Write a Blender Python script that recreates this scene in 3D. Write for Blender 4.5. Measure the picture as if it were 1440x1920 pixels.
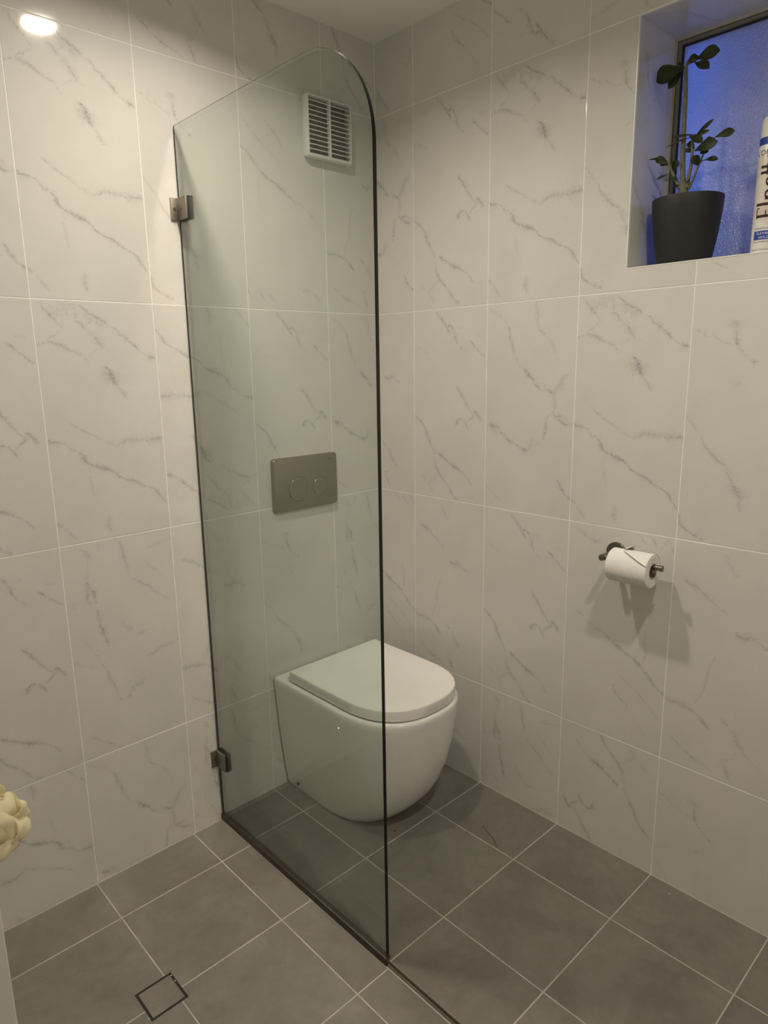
import bpy, bmesh, math, random
from mathutils import Vector, Matrix

PI = math.pi
scene = bpy.context.scene
for ob in list(bpy.data.objects):
    bpy.data.objects.remove(ob, do_unlink=True)
COL = scene.collection

# ------------------------------------------------------------------ camera
# world: the corner behind the toilet is the origin, wall_back is y = 0,
# wall_right is x = 0, the room lies at x < 0, y < 0, metres
cam_data = bpy.data.cameras.new('camera')
cam = bpy.data.objects.new('camera', cam_data)
COL.objects.link(cam)
cam_data.sensor_fit = 'HORIZONTAL'
cam_data.sensor_width = 36.0
cam_data.lens = 1280.73 / 1440 * 36.0
cam_data.shift_x = (720 - 699.05) / 1440
cam_data.shift_y = (954.13 - 960) / 1440
cam_data.clip_start = 0.02
RIGHT = Vector((0.7327988, -0.6801990, -0.0183088))
DOWN = Vector((-0.1534276, -0.1389583, -0.9783407))
FWD = Vector((0.6629222, 0.7197360, -0.2061898))
m = Matrix.Identity(4)
for r in range(3):
    m[r][0] = RIGHT[r]; m[r][1] = -DOWN[r]; m[r][2] = -FWD[r]
m.translation = (-1.68611, -1.7835, 1.41337)
cam.matrix_world = m
scene.camera = cam

# ------------------------------------------------------------------ world, exposure
world = bpy.data.worlds.new('dusk_sky')
scene.world = world
world.use_nodes = True
wb = world.node_tree.nodes['Background']
wb.inputs['Color'].default_value = (0.050, 0.165, 0.80, 1)
wb.inputs['Strength'].default_value = 4.4
vs = scene.view_settings
vs.view_transform = 'Standard'; vs.look = 'None'; vs.exposure = 0.0; vs.gamma = 1.0
vs.use_curve_mapping = False
cy = scene.cycles
cy.blur_glossy = 0.0                # keep the light that the screen mirrors onto the wall
cy.sample_clamp_indirect = 0.0
cy.use_light_tree = False
cy.adaptive_threshold = 0.03
cy.max_bounces = 10
world.cycles.sampling_method = 'NONE'   # the sky only comes in through the frosted pane
LAMP_POWER = 8.5
LAMP_COLOR = (1.0, 0.905, 0.745)

# ------------------------------------------------------------------ layout
CEIL = 2.4226
ZT, ZM, ZL, ZB = 2.2001, 1.5828, 0.9727, 0.3641      # wall joints (heights)
AX = [-0.2251, -0.5275, -0.8271, -1.1325, -1.4345]   # joints on wall_back (x)
B0 = -0.1700
BY = [B0 - 0.302 * j for j in range(8)]              # joints on wall_right and floor (y)
FX = [-0.2264, -0.5317, -0.8332, -1.1368, -1.4390]   # joints on the floor (x)
LEFT = -1.60; FRONT = -2.20; ZS = -0.0157            # left wall, wall behind camera, shower floor level
GX = -0.727                                          # glass plane
WY0, WY1, WZ0, WZ1, WDEP = -0.904, -1.509, 1.638, 2.197, 0.19   # window recess
J = 0.00105                                           # half a joint

# ------------------------------------------------------------------ helpers
def link(o, parent=None):
    COL.objects.link(o)
    if parent is not None:
        o.parent = parent
    return o

def new_obj(name, me, mats=None, parent=None):
    if mats is not None and len(me.materials) == 0:
        for mm in (mats if isinstance(mats, (list, tuple)) else [mats]):
            me.materials.append(mm)
    return link(bpy.data.objects.new(name, me), parent)

def empty(name, loc=(0, 0, 0), parent=None):
    o = bpy.data.objects.new(name, None)
    o.empty_display_size = 0.05
    o.location = loc
    return link(o, parent)

def tag(o, label, cat, group=None):
    o['label'] = label; o['category'] = cat
    if group: o['group'] = group
    return o

def struct(o, label=None):
    o['kind'] = 'structure'
    if label: o['label'] = label
    return o

def bm_to_obj(name, bm, mat, parent=None, smooth=False, angle=None):
    me = bpy.data.meshes.new(name)
    bmesh.ops.recalc_face_normals(bm, faces=bm.faces)
    bm.to_mesh(me); bm.free()
    if smooth:
        for p in me.polygons: p.use_smooth = True
        if angle: me.set_sharp_from_angle(angle=angle)
    return new_obj(name, me, mat, parent)

def add_box(bm, lo, hi, bevel=0.0, seg=2, mi=0):
    g = bmesh.ops.create_cube(bm, size=1.0)
    vs_ = g['verts']
    for v in vs_:
        v.co = Vector([(lo[i] + hi[i]) / 2 + v.co[i] * (hi[i] - lo[i]) for i in range(3)])
    if bevel > 0:
        es = list({e for v in vs_ for e in v.link_edges})
        r = bmesh.ops.bevel(bm, geom=es, offset=bevel, segments=seg, affect='EDGES', profile=0.5)
        fs = r['faces']
    if mi:
        for v in vs_:
            if v.is_valid:
                for f in v.link_faces: f.material_index = mi

def box(name, lo, hi, mat, parent=None, bevel=0.0, seg=2):
    bm = bmesh.new(); add_box(bm, lo, hi, bevel, seg)
    return bm_to_obj(name, bm, mat, parent, smooth=bevel > 0, angle=0.6)

def add_cyl(bm, p0, p1, r0, r1=None, n=24, caps=True):
    r1 = r0 if r1 is None else r1
    p0, p1 = Vector(p0), Vector(p1)
    d = (p1 - p0).normalized()
    a = d.orthogonal().normalized(); b = d.cross(a)
    R0 = [bm.verts.new(p0 + (a * math.cos(2 * PI * i / n) + b * math.sin(2 * PI * i / n)) * r0) for i in range(n)]
    R1 = [bm.verts.new(p1 + (a * math.cos(2 * PI * i / n) + b * math.sin(2 * PI * i / n)) * r1) for i in range(n)]
    for i in range(n):
        bm.faces.new((R0[i], R0[(i + 1) % n], R1[(i + 1) % n], R1[i]))
    if caps:
        bm.faces.new(R0[::-1]); bm.faces.new(R1)

def add_lathe(bm, prof, center=(0, 0, 0), axis='Z', n=48, close=False):
    """prof: list of (radius, height); revolved about axis through center."""
    c = Vector(center); rings = []
    def pt(r, h, t):
        x, y = r * math.cos(t), r * math.sin(t)
        return c + (Vector((x, y, h)) if axis == 'Z' else Vector((x, h, y)) if axis == 'Y' else Vector((h, x, y)))
    for r, h in prof:
        if r < 1e-6:
            rings.append([bm.verts.new(pt(0, h, 0))])
        else:
            rings.append([bm.verts.new(pt(r, h, 2 * PI * i / n)) for i in range(n)])
    pairs = list(zip(rings, rings[1:]))
    if close: pairs.append((rings[-1], rings[0]))
    for A, B in pairs:
        for i in range(n):
            j = (i + 1) % n
            if len(A) == 1 and len(B) == 1: continue
            if len(A) == 1: bm.faces.new((A[0], B[j], B[i]))
            elif len(B) == 1: bm.faces.new((A[i], A[j], B[0]))
            else: bm.faces.new((A[i], A[j], B[j], B[i]))

def add_tube(bm, pts, rad, n=10, caps=True):
    pts = [Vector(q) for q in pts]
    rs = rad if isinstance(rad, (list, tuple)) else [rad] * len(pts)
    rings = []; up = None
    for i, q in enumerate(pts):
        t = (pts[min(i + 1, len(pts) - 1)] - pts[max(i - 1, 0)]).normalized()
        if up is None: up = t.orthogonal().normalized()
        up = (up - t * up.dot(t)).normalized()
        s = t.cross(up)
        rings.append([bm.verts.new(q + (up * math.cos(2 * PI * k / n) + s * math.sin(2 * PI * k / n)) * rs[i]) for k in range(n)])
    for A, B in zip(rings, rings[1:]):
        for k in range(n):
            bm.faces.new((A[k], A[(k + 1) % n], B[(k + 1) % n], B[k]))
    if caps:
        bm.faces.new(rings[0][::-1]); bm.faces.new(rings[-1])

def smooth_path(pts, k=6):
    pts = [Vector(q) for q in pts]; out = []
    for i in range(len(pts) - 1):
        p0 = pts[max(i - 1, 0)]; p1 = pts[i]; p2 = pts[i + 1]; p3 = pts[min(i + 2, len(pts) - 1)]
        for j in range(k):
            t = j / k
            out.append(0.5 * ((2 * p1) + (p2 - p0) * t + (2 * p0 - 5 * p1 + 4 * p2 - p3) * t * t + (3 * p1 - p0 - 3 * p2 + p3) * t ** 3))
    out.append(pts[-1])
    return out

def area2(pts):
    return sum(pts[i][0] * pts[(i + 1) % len(pts)][1] - pts[(i + 1) % len(pts)][0] * pts[i][1] for i in range(len(pts)))

def inset(pts, d):
    n = len(pts); out = []
    for i in range(n):
        a, b, c = Vector(pts[i - 1]), Vector(pts[i]), Vector(pts[(i + 1) % n])
        e0 = (b - a).normalized(); e1 = (c - b).normalized()
        n0 = Vector((-e0.y, e0.x)); n1 = Vector((-e1.y, e1.x))
        k = d / max(0.2, 1 + n0.dot(n1))
        out.append(b + (n0 + n1) * k)
    return out

# ------------------------------------------------------------------ node helpers
class NT:
    def __init__(s, name):
        s.mat = bpy.data.materials.new(name); s.mat.use_nodes = True
        s.t = s.mat.node_tree; s.n = s.t.nodes; s.l = s.t.links
        s.bsdf = s.n['Principled BSDF']; s.out = s.n['Material Output']
    def put(s, sock, v):
        if hasattr(v, 'is_linked') or hasattr(v, 'links'): s.l.new(v, sock)
        else: sock.default_value = v
    def math(s, op, a, b=None, c=None, clamp=False):
        nd = s.n.new('ShaderNodeMath'); nd.operation = op; nd.use_clamp = clamp
        for i, v in enumerate((a, b, c)):
            if v is not None: s.put(nd.inputs[i], v)
        return nd.outputs[0]
    def curve(s, x, pts):
        nd = s.n.new('ShaderNodeFloatCurve'); s.l.new(x, nd.inputs['Value'])
        cu = nd.mapping.curves[0]
        nd.mapping.use_clip = False
        P = [pts[0]]
        for q in pts[1:]:
            if q[0] > P[-1][0] + 1e-5: P.append(q)
        while len(cu.points) < len(P): cu.points.new(0.5, 0.5)
        for cp, q in zip(cu.points, P):
            cp.location = q; cp.handle_type = 'VECTOR'
        nd.mapping.update()
        return nd.outputs[0]
    def curve3(s, x, *cs):
        cb = s.n.new('ShaderNodeCombineXYZ')
        for i in range(3): s.l.new(x, cb.inputs[i])
        nd = s.n.new('ShaderNodeRGBCurve'); s.l.new(cb.outputs[0], nd.inputs['Color'])
        nd.mapping.use_clip = False
        for cu, pts in zip(nd.mapping.curves, cs):
            P = [pts[0]]
            for q in pts[1:]:
                if q[0] > P[-1][0] + 1e-5: P.append(q)
            if len(P) < 2: P.append((P[0][0] + 0.01, P[0][1]))
            while len(cu.points) < len(P): cu.points.new(0.5, 0.5)
            for cp, q in zip(cu.points, P):
                cp.location = q; cp.handle_type = 'VECTOR'
        nd.mapping.update()
        sp = s.n.new('ShaderNodeSeparateXYZ'); s.l.new(nd.outputs[0], sp.inputs[0])
        return sp.outputs[0], sp.outputs[1], sp.outputs[2]
    def noise(s, scale, detail=3.0, rough=0.5, vec=None, dist=0.0, col=False):
        nd = s.n.new('ShaderNodeTexNoise')
        nd.inputs['Scale'].default_value = scale; nd.inputs['Detail'].default_value = detail
        nd.inputs['Roughness'].default_value = rough; nd.inputs['Distortion'].default_value = dist
        if vec is not None: s.l.new(vec, nd.inputs['Vector'])
        return nd.outputs['Color' if col else 'Fac']
    def mix(s, f, a, b):
        nd = s.n.new('ShaderNodeMix'); nd.data_type = 'RGBA'
        s.put(nd.inputs[0], f)
        for i, v in ((6, a), (7, b)):
            if isinstance(v, tuple) and len(v) == 3: v = v + (1,)
            s.put(nd.inputs[i], v)
        return nd.outputs[2]
    def coord(s, k='Object'):
        return s.n.new('ShaderNodeTexCoord').outputs[k]
    def maprange(s, v, a, b, c, d):
        nd = s.n.new('ShaderNodeMapRange'); s.put(nd.inputs[0], v)
        for i, q in enumerate((a, b, c, d)): nd.inputs[i + 1].default_value = q
        return nd.outputs[0]
    def bump(s, h, strength, dist=0.001):
        nd = s.n.new('ShaderNodeBump'); s.l.new(h, nd.inputs['Height'])
        nd.inputs['Strength'].default_value = strength; nd.inputs['Distance'].default_value = dist
        s.l.new(nd.outputs[0], s.bsdf.inputs['Normal'])

def plain(name, col, rough=0.5, metal=0.0, var=0.04, scale=8.0, coat=0.0, spec=0.5, bump=0.0, bscale=200.0):
    """a plain coloured surface with a little procedural unevenness"""
    t = NT(name); b = t.bsdf
    n = t.noise(scale, 4.0, 0.6, t.coord())
    k = t.maprange(n, 0.3, 0.7, 1 - var, 1 + var)
    vm = t.n.new('ShaderNodeVectorMath'); vm.operation = 'SCALE'
    vm.inputs[0].default_value = col; t.l.new(k, vm.inputs['Scale'])
    t.l.new(vm.outputs[0], b.inputs['Base Color'])
    b.inputs['Roughness'].default_value = rough; b.inputs['Metallic'].default_value = metal
    b.inputs['Specular IOR Level'].default_value = spec
    b.inputs['Coat Weight'].default_value = coat
    if bump: t.bump(t.noise(bscale, 2.0, 0.5, t.coord()), bump)
    return t.mat

# ------------------------------------------------------------------ materials
PRINTS = {
    'A': [(0.75, 0.9, [(0.166, 0.007), (0.199, 0.026), (0.231, 0.057), (0.263, 0.073), (0.306, 0.096), (0.349, 0.125), (0.392, 0.163), (0.423, 0.2), (0.458, 0.22), (0.499, 0.236)]), (0.6, 1.3, [(0.164, 0.08), (0.204, 0.111), (0.237, 0.147), (0.257, 0.171), (0.283, 0.2), (0.299, 0.209)]), (0.95, 1.9, [(0.269, 0.271), (0.288, 0.285), (0.3, 0.32), (0.311, 0.348)]), (0.6, 1, [(0.311, 0.348), (0.337, 0.377), (0.357, 0.411)]), (0.6, 1.1, [(0.022, 0.006), (0.066, 0.062), (0.09, 0.093), (0.108, 0.112)]), (0.5, 0.8, [(0.108, 0.112), (0.08, 0.139), (0.05, 0.159), (0.045, 0.176)]), (0.35, 1.6, [(0.07, 0.016), (0.071, 0.045), (0.099, 0.07)]), (0.35, 1.3, [(0.085, 0.053), (0.156, 0.056)]), (0.4, 1.8, [(0.16, 0.012), (0.169, 0.058), (0.171, 0.081)]), (0.4, 1.8, [(0.219, 0.05), (0.227, 0.085), (0.209, 0.1)]), (0.55, 0.8, [(-0.003, 0.177), (0.044, 0.17), (0.078, 0.175), (0.105, 0.187), (0.165, 0.213), (0.185, 0.22)]), (0.6, 0.8, [(0.182, 0.219), (0.192, 0.231), (0.203, 0.252)]), (0.35, 0.7, [(0.21, 0.223), (0.24, 0.204), (0.252, 0.188)]), (0.6, 0.8, [(0.08, 0.476), (0.123, 0.518), (0.165, 0.543), (0.199, 0.563)]), (0.3, 0.9, [(0.199, 0.563), (0.232, 0.585), (0.284, 0.606)]), (0.5, 1.1, [(0.285, 0.611), (0.309, 0.603), (0.333, 0.591), (0.381, 0.591), (0.417, 0.595)]), (0.75, 1.5, [(0.417, 0.596), (0.452, 0.598), (0.5, 0.593)]), (0.85, 0.8, [(-0.028, 0.562), (0.016, 0.572), (0.051, 0.577), (0.08, 0.594), (0.122, 0.616), (0.148, 0.664), (0.166, 0.685), (0.22, 0.702), (0.266, 0.725), (0.307, 0.761), (0.351, 0.777), (0.404, 0.801), (0.451, 0.828), (0.474, 0.861), (0.498, 0.899)]), (0.3, 0.8, [(0.166, 0.685), (0.159, 0.732), (0.162, 0.788), (0.174, 0.831)]), (0.35, 1.2, [(0.222, 0.913), (0.219, 0.965), (0.23, 0.995)]), (0.55, 0.9, [(-0.012, 0.912), (0.029, 0.93), (0.056, 0.969), (0.079, 0.999)]), (0.32, 3.2, [(0.196, 0.026), (0.219, 0.062), (0.246, 0.091), (0.288, 0.089)]), (0.34, 2.8, [(0.216, 0.112), (0.24, 0.147), (0.27, 0.188)]), (0.3, 2.6, [(0.081, 0.046), (0.136, 0.036), (0.164, 0.024)]), (0.28, 2.6, [(0.069, 0.068), (0.098, 0.105)])],
    'B': [(0.85, 0.8, [(0.168, 0.01), (0.2, 0.051), (0.239, 0.097), (0.258, 0.132)]), (0.6, 0.9, [(0.239, 0.097), (0.268, 0.089), (0.289, 0.115), (0.294, 0.146), (0.315, 0.19), (0.344, 0.218)]), (0.7, 0.8, [(0.392, 0.168), (0.428, 0.206), (0.468, 0.234), (0.495, 0.252)]), (0.3, 1.2, [(0.289, 0.102), (0.347, 0.105)]), (0.25, 1.5, [(0.427, 0.145), (0.482, 0.153)]), (0.35, 0.9, [(0.022, 0.19), (0.067, 0.211), (0.108, 0.235)]), (0.6, 0.8, [(0.308, 0.4), (0.338, 0.434), (0.367, 0.484), (0.401, 0.527), (0.425, 0.545)]), (0.8, 0.8, [(0.433, 0.52), (0.445, 0.551), (0.478, 0.565)]), (0.6, 0.8, [(0.425, 0.548), (0.385, 0.585)]), (0.7, 0.8, [(0.306, 0.608), (0.314, 0.582), (0.327, 0.567), (0.352, 0.574), (0.369, 0.592), (0.387, 0.627)]), (0.7, 0.8, [(0, 0.562), (0.042, 0.588), (0.084, 0.633), (0.103, 0.687), (0.13, 0.726), (0.153, 0.772)]), (0.6, 0.9, [(0.153, 0.792), (0.162, 0.839), (0.189, 0.884), (0.248, 0.933), (0.288, 0.996), (0.323, 1.008)]), (0.75, 0.9, [(0.18, 0.769), (0.216, 0.78), (0.251, 0.814), (0.312, 0.835), (0.347, 0.851), (0.389, 0.883), (0.414, 0.914)]), (0.3, 2.2, [(0.041, 0.893), (0.097, 0.936), (0.144, 0.993)]), (0.3, 2.2, [(0.18, 0.878), (0.144, 0.91), (0.107, 0.949)])],
    'C': [(0.3, 1, [(0.014, 0.026), (0.081, 0.054), (0.126, 0.108)]), (0.65, 0.8, [(0.126, 0.108), (0.149, 0.178), (0.166, 0.242), (0.196, 0.294), (0.221, 0.317)]), (0.75, 1.2, [(0.221, 0.317), (0.246, 0.329), (0.26, 0.352), (0.282, 0.372)]), (0.6, 0.9, [(0.282, 0.372), (0.317, 0.409)]), (0.7, 1, [(0.337, 0.4), (0.351, 0.406), (0.378, 0.425), (0.395, 0.442)]), (0.5, 0.8, [(0.395, 0.442), (0.404, 0.492), (0.395, 0.515)]), (0.6, 0.8, [(0.395, 0.515), (0.362, 0.536), (0.354, 0.574), (0.346, 0.633), (0.333, 0.657)]), (0.45, 1.8, [(0.333, 0.663), (0.285, 0.663)]), (0.7, 1, [(0.281, 0.649), (0.262, 0.71)]), (0.75, 0.9, [(0.259, 0.71), (0.223, 0.704), (0.171, 0.674), (0.126, 0.653), (0.095, 0.618)]), (0.75, 1.4, [(0.026, 0.594), (0.064, 0.598), (0.095, 0.599)]), (0.65, 0.8, [(0.395, 0.515), (0.422, 0.554), (0.455, 0.566), (0.501, 0.567)]), (0.5, 0.8, [(0.402, 0.532), (0.454, 0.53), (0.474, 0.551)]), (0.45, 0.7, [(0.282, 0.006), (0.291, 0.061), (0.303, 0.134)]), (0.6, 0.9, [(0.304, 0.136), (0.321, 0.151), (0.344, 0.16)]), (0.3, 1.6, [(0.344, 0.16), (0.368, 0.191), (0.396, 0.242), (0.411, 0.28)]), (0.35, 1.6, [(0.395, 0.436), (0.416, 0.397), (0.446, 0.358), (0.47, 0.336)]), (0.65, 0.8, [(0.008, 0.896), (0.041, 0.931), (0.112, 0.983)]), (0.7, 0.9, [(0.431, 0.836), (0.456, 0.874), (0.477, 0.904), (0.504, 0.915)])],
    'D': [(0.5, 0.9, [(0.229, 0), (0.263, 0.032), (0.271, 0.085), (0.282, 0.139), (0.292, 0.2)]), (0.65, 0.9, [(0.292, 0.2), (0.329, 0.229), (0.373, 0.259), (0.423, 0.312)]), (0.3, 1, [(0.423, 0.312), (0.482, 0.361)]), (0.6, 1, [(0.104, 0.038), (0.118, 0.076)]), (0.4, 0.9, [(0.109, 0.077), (0.102, 0.113), (0.094, 0.174)]), (0.65, 1, [(0.095, 0.18), (0.12, 0.231), (0.13, 0.284)]), (0.5, 1.2, [(0.1, 0.194), (0.092, 0.262), (0.102, 0.29)]), (0.7, 0.9, [(0.129, 0.316), (0.13, 0.342), (0.137, 0.397), (0.153, 0.447), (0.164, 0.497)]), (0.3, 0.8, [(0.037, 0.013), (0.093, 0.03)]), (0.3, 1.2, [(0.167, 0.007), (0.162, 0.05)]), (0.5, 0.8, [(0.061, 0.446), (0.103, 0.518), (0.133, 0.588), (0.152, 0.648), (0.178, 0.712), (0.187, 0.756)]), (0.4, 0.9, [(0.186, 0.766), (0.208, 0.774)]), (0.6, 1.2, [(0.238, 0.778), (0.262, 0.727), (0.317, 0.719)]), (0.5, 0.9, [(0.341, 0.607), (0.377, 0.59), (0.414, 0.577), (0.464, 0.574), (0.504, 0.565)]), (0.5, 0.9, [(0.011, 0.525), (0.032, 0.554)]), (0.25, 1.6, [(0.038, 0.559), (0.12, 0.59)]), (0.5, 1.2, [(0.235, 0.394), (0.25, 0.436), (0.282, 0.451)]), (0.6, 1.4, [(0.312, 0.487), (0.337, 0.467)]), (0.3, 1.4, [(0.37, 0.138), (0.413, 0.194), (0.451, 0.23)]), (0.35, 0.8, [(0.383, 0.075), (0.431, 0.068), (0.508, 0.049)]), (0.55, 0.9, [(0.05, 0.914), (0.109, 0.959), (0.182, 1.015)]), (0.4, 1.2, [(0.024, 0.244), (0.036, 0.292)])],
    'E': [(0.5, 1.1, [(0.008, 0.164), (0.045, 0.189), (0.069, 0.199)]), (0.35, 1, [(0.081, 0.194), (0.129, 0.226), (0.152, 0.228)]), (0.55, 1.6, [(0.152, 0.14), (0.166, 0.172)]), (0.35, 1.6, [(0.166, 0.172), (0.186, 0.176)]), (0.7, 0.9, [(0.165, 0.175), (0.171, 0.209), (0.18, 0.238), (0.205, 0.273), (0.228, 0.293), (0.25, 0.294)]), (0.3, 1, [(0.194, 0.365), (0.185, 0.394)]), (0.35, 0.8, [(0.003, 0.501), (0.043, 0.549), (0.064, 0.585)]), (0.6, 1, [(0.064, 0.585), (0.078, 0.609), (0.118, 0.656), (0.169, 0.7)]), (0.45, 1.4, [(0.169, 0.7), (0.186, 0.73), (0.209, 0.764)]), (0.75, 1.7, [(0.209, 0.764), (0.22, 0.793), (0.232, 0.823)]), (0.5, 1, [(0.232, 0.823), (0.232, 0.866)]), (0.7, 0.9, [(-0.028, 0.864), (-0.001, 0.913), (0.018, 0.963), (0.058, 0.986), (0.11, 1.007)])],
    'F': [(0.4, 1, [(0.201, 0.031), (0.217, 0.064), (0.252, 0.122)]), (0.6, 1, [(0.034, 0.169), (0.071, 0.184), (0.113, 0.197), (0.15, 0.231), (0.192, 0.252), (0.227, 0.28)]), (0.7, 1.1, [(0.264, 0.35), (0.295, 0.365), (0.326, 0.35), (0.358, 0.365), (0.387, 0.389)]), (0.35, 0.6, [(0.193, 0.475), (0.174, 0.529), (0.164, 0.624), (0.129, 0.71)]), (0.75, 0.9, [(-0.064, 0.67), (-0.022, 0.704), (0.012, 0.723), (0.057, 0.73), (0.094, 0.733), (0.132, 0.743), (0.164, 0.77), (0.193, 0.805)]), (0.55, 0.8, [(0.036, 0.887), (0.09, 0.934), (0.142, 0.957), (0.192, 0.969), (0.217, 0.985)]), (0.6, 1, [(0.238, 0.741), (0.273, 0.756)]), (0.4, 1.3, [(0.279, 0.757), (0.311, 0.809), (0.337, 0.85), (0.384, 0.882), (0.413, 0.907)]), (0.4, 1.3, [(0.315, 0.853), (0.296, 0.895), (0.252, 0.915)]), (0.6, 0.9, [(0.252, 0.918), (0.278, 0.95), (0.294, 0.997)])],
    'G': [(0.5, 1, [(0.04, 0.013), (0.065, 0.044), (0.104, 0.069), (0.164, 0.073)]), (0.45, 1.1, [(0.343, 0.004), (0.373, 0.052)]), (0.45, 1, [(0.396, 0.008), (0.432, 0.061)]), (0.4, 1, [(0.473, 0.008), (0.446, 0.065)]), (0.5, 0.9, [(0.473, 0.008), (0.5, 0.068)]), (0.5, 1.2, [(0.06, 0.428), (0.101, 0.459)]), (0.45, 0.9, [(0.101, 0.459), (0.149, 0.49), (0.195, 0.503)]), (0.8, 0.9, [(0.195, 0.503), (0.241, 0.533), (0.301, 0.563), (0.346, 0.592), (0.396, 0.615), (0.422, 0.646), (0.455, 0.684), (0.49, 0.707), (0.501, 0.711)]), (0.35, 0.6, [(0.399, 0.448), (0.408, 0.537), (0.399, 0.604)]), (0.55, 0.9, [(0.261, 0.745), (0.286, 0.789), (0.347, 0.84)]), (0.3, 0.9, [(0.347, 0.84), (0.393, 0.897), (0.455, 0.975)]), (0.45, 0.9, [(0.272, 0.675), (0.369, 0.737), (0.435, 0.785), (0.487, 0.845)])]}

def vein_layers(polys):
    """split the traced veins into runs and pack them into layers that are functions of v (or of u)"""
    runs = {'v': [], 'u': []}
    for st, wd, q in polys:
        cur = []; kind = None; sg = 0
        for a, b in zip(q, q[1:]):
            du, dv = b[0] - a[0], b[1] - a[1]
            k = 'u' if abs(dv) < 0.55 * abs(du) else 'v'
            s = (1 if du > 0 else -1) if k == 'u' else (1 if dv > 0 else -1)
            if kind is not None and (k != kind or s != sg):
                runs[kind].append((st, wd, cur)); cur = []
            if not cur: cur = [a]
            cur.append(b); kind, sg = k, s
        runs[kind].append((st, wd, cur))
    out = []
    for k in 'vu':
        rs = []
        for st, wd, q in runs[k]:
            w = [(b, a) for a, b in q] if k == 'v' else [tuple(z) for z in q]
            if w[0][0] > w[-1][0]: w = w[::-1]
            rs.append((w[0][0], w[-1][0], st, wd, w))
        rs.sort(key=lambda r: r[0])
        lays = []
        for r in rs:
            for L in lays:
                if L[-1][1] + 0.02 < r[0]:
                    L.append(r); break
            else: lays.append([r])
        for L in lays: out.append((k, L))
    return out

def marble(name, polys, base=(0.72, 0.705, 0.675), vein=(0.25, 0.243, 0.23)):
    t = NT(name); b = t.bsdf
    uv = t.n.new('ShaderNodeUVMap').outputs[0]
    jit = t.n.new('ShaderNodeSeparateColor')
    t.l.new(t.noise(24.0, 4.0, 0.62, uv, col=True), jit.inputs[0])
    sep = t.n.new('ShaderNodeSeparateXYZ'); t.l.new(uv, sep.inputs[0])
    u = t.math('MULTIPLY_ADD', jit.outputs[0], 0.030, t.math('SUBTRACT', sep.outputs[0], 0.015))
    v = t.math('MULTIPLY_ADD', jit.outputs[1], 0.030, t.math('SUBTRACT', sep.outputs[1], 0.015))
    tot = None
    for k, L in vein_layers(polys):
        par, off = (v, u) if k == 'v' else (u, v)
        C = []; S = [(0.0, 0.0)]; W = []
        for lo, hi, st, wd, pts in L:
            C += [(max(0.0, a), 0.5 + c * 0.5) for a, c in pts]
            e = 0.012
            S += [(max(0.0, lo - 0.006), 0.0), (max(0.001, lo + 0.004), st * 0.8), ((lo + hi) / 2, st), (hi - 0.004, st * 0.8), (hi + 0.006, 0.0)]
            W += [(max(0.0, lo - 0.004), wd * 0.35), ((lo + hi) / 2, wd * 0.48), (hi + 0.004, wd * 0.35)]
        S = sorted(set(S)) + [(1.2, 0.0)]
        cc, ss, ww = t.curve3(par, C, S, W)
        d = t.math('MULTIPLY_ADD', cc, -2.0, t.math('ADD', off, 1.0))
        r = t.math('DIVIDE', d, t.math('MULTIPLY', ww, 0.0140))
        r2 = t.math('MULTIPLY', r, r)
        core = t.math('DIVIDE', 0.70, t.math('ADD', r2, 1.0))
        halo = t.math('DIVIDE', 0.24, t.math('MULTIPLY_ADD', r2, 0.10, 1.0))
        f = t.math('MULTIPLY', ss, t.math('ADD', core, halo))
        tot = f if tot is None else t.math('MAXIMUM', tot, f)
    blotch = t.math('ADD', t.maprange(t.noise(13.0, 2.0, 0.5, uv), 0.36, 0.66, 0.10, 0.62), t.maprange(t.noise(85.0, 3.0, 0.7, uv), 0.42, 0.66, 0.0, 0.62))
    fac = t.math('MULTIPLY', tot, blotch, clamp=True)
    cloud = t.maprange(t.noise(3.2, 3.0, 0.55, uv), 0.35, 0.72, 0.0, 0.10)
    fac = t.math('MAXIMUM', fac, cloud)
    oi = t.n.new('ShaderNodeObjectInfo')
    fac = t.math('ADD', fac, t.math('MULTIPLY', oi.outputs['Random'], 0.03), clamp=True)
    t.l.new(t.mix(fac, base, vein), b.inputs['Base Color'])
    b.inputs['Roughness'].default_value = 0.07
    b.inputs['IOR'].default_value = 1.48
    t.bump(t.noise(3.5, 1.0, 0.5, t.coord('Object')), 0.06, 0.002)
    return t.mat

M = {}
for k_, q_ in PRINTS.items():
    M['print_' + k_] = marble('marble_print_' + k_, q_)

def floor_tile_mat():
    t = NT('floor_stone'); b = t.bsdf
    g = t.n.new('ShaderNodeNewGeometry').outputs['Position']
    oi = t.n.new('ShaderNodeObjectInfo')
    add = t.n.new('ShaderNodeVectorMath'); add.operation = 'MULTIPLY_ADD'
    add.inputs[0].default_value = (7.0, 3.0, 5.0)
    t.l.new(oi.outputs['Random'], add.inputs[1]); t.l.new(g, add.inputs[2])
    c1 = t.noise(6.0, 5.0, 0.62, add.outputs[0], dist=0.6)
    c2 = t.noise(38.0, 4.0, 0.7, add.outputs[0])
    c3 = t.noise(420.0, 2.0, 0.6, add.outputs[0])
    f = t.math('ADD', t.math('MULTIPLY', c1, 0.62), t.math('ADD', t.math('MULTIPLY', c2, 0.26), t.math('MULTIPLY', c3, 0.12)))
    f = t.maprange(f, 0.36, 0.64, 0.0, 1.0)
    t.l.new(t.mix(f, (0.155, 0.142, 0.122), (0.235, 0.219, 0.192)), b.inputs['Base Color'])
    t.l.new(t.maprange(c2, 0.3, 0.7, 0.40, 0.56), b.inputs['Roughness'])
    t.bump(c3, 0.10, 0.0006)
    return t.mat
M['floor_tile'] = floor_tile_mat()
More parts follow.
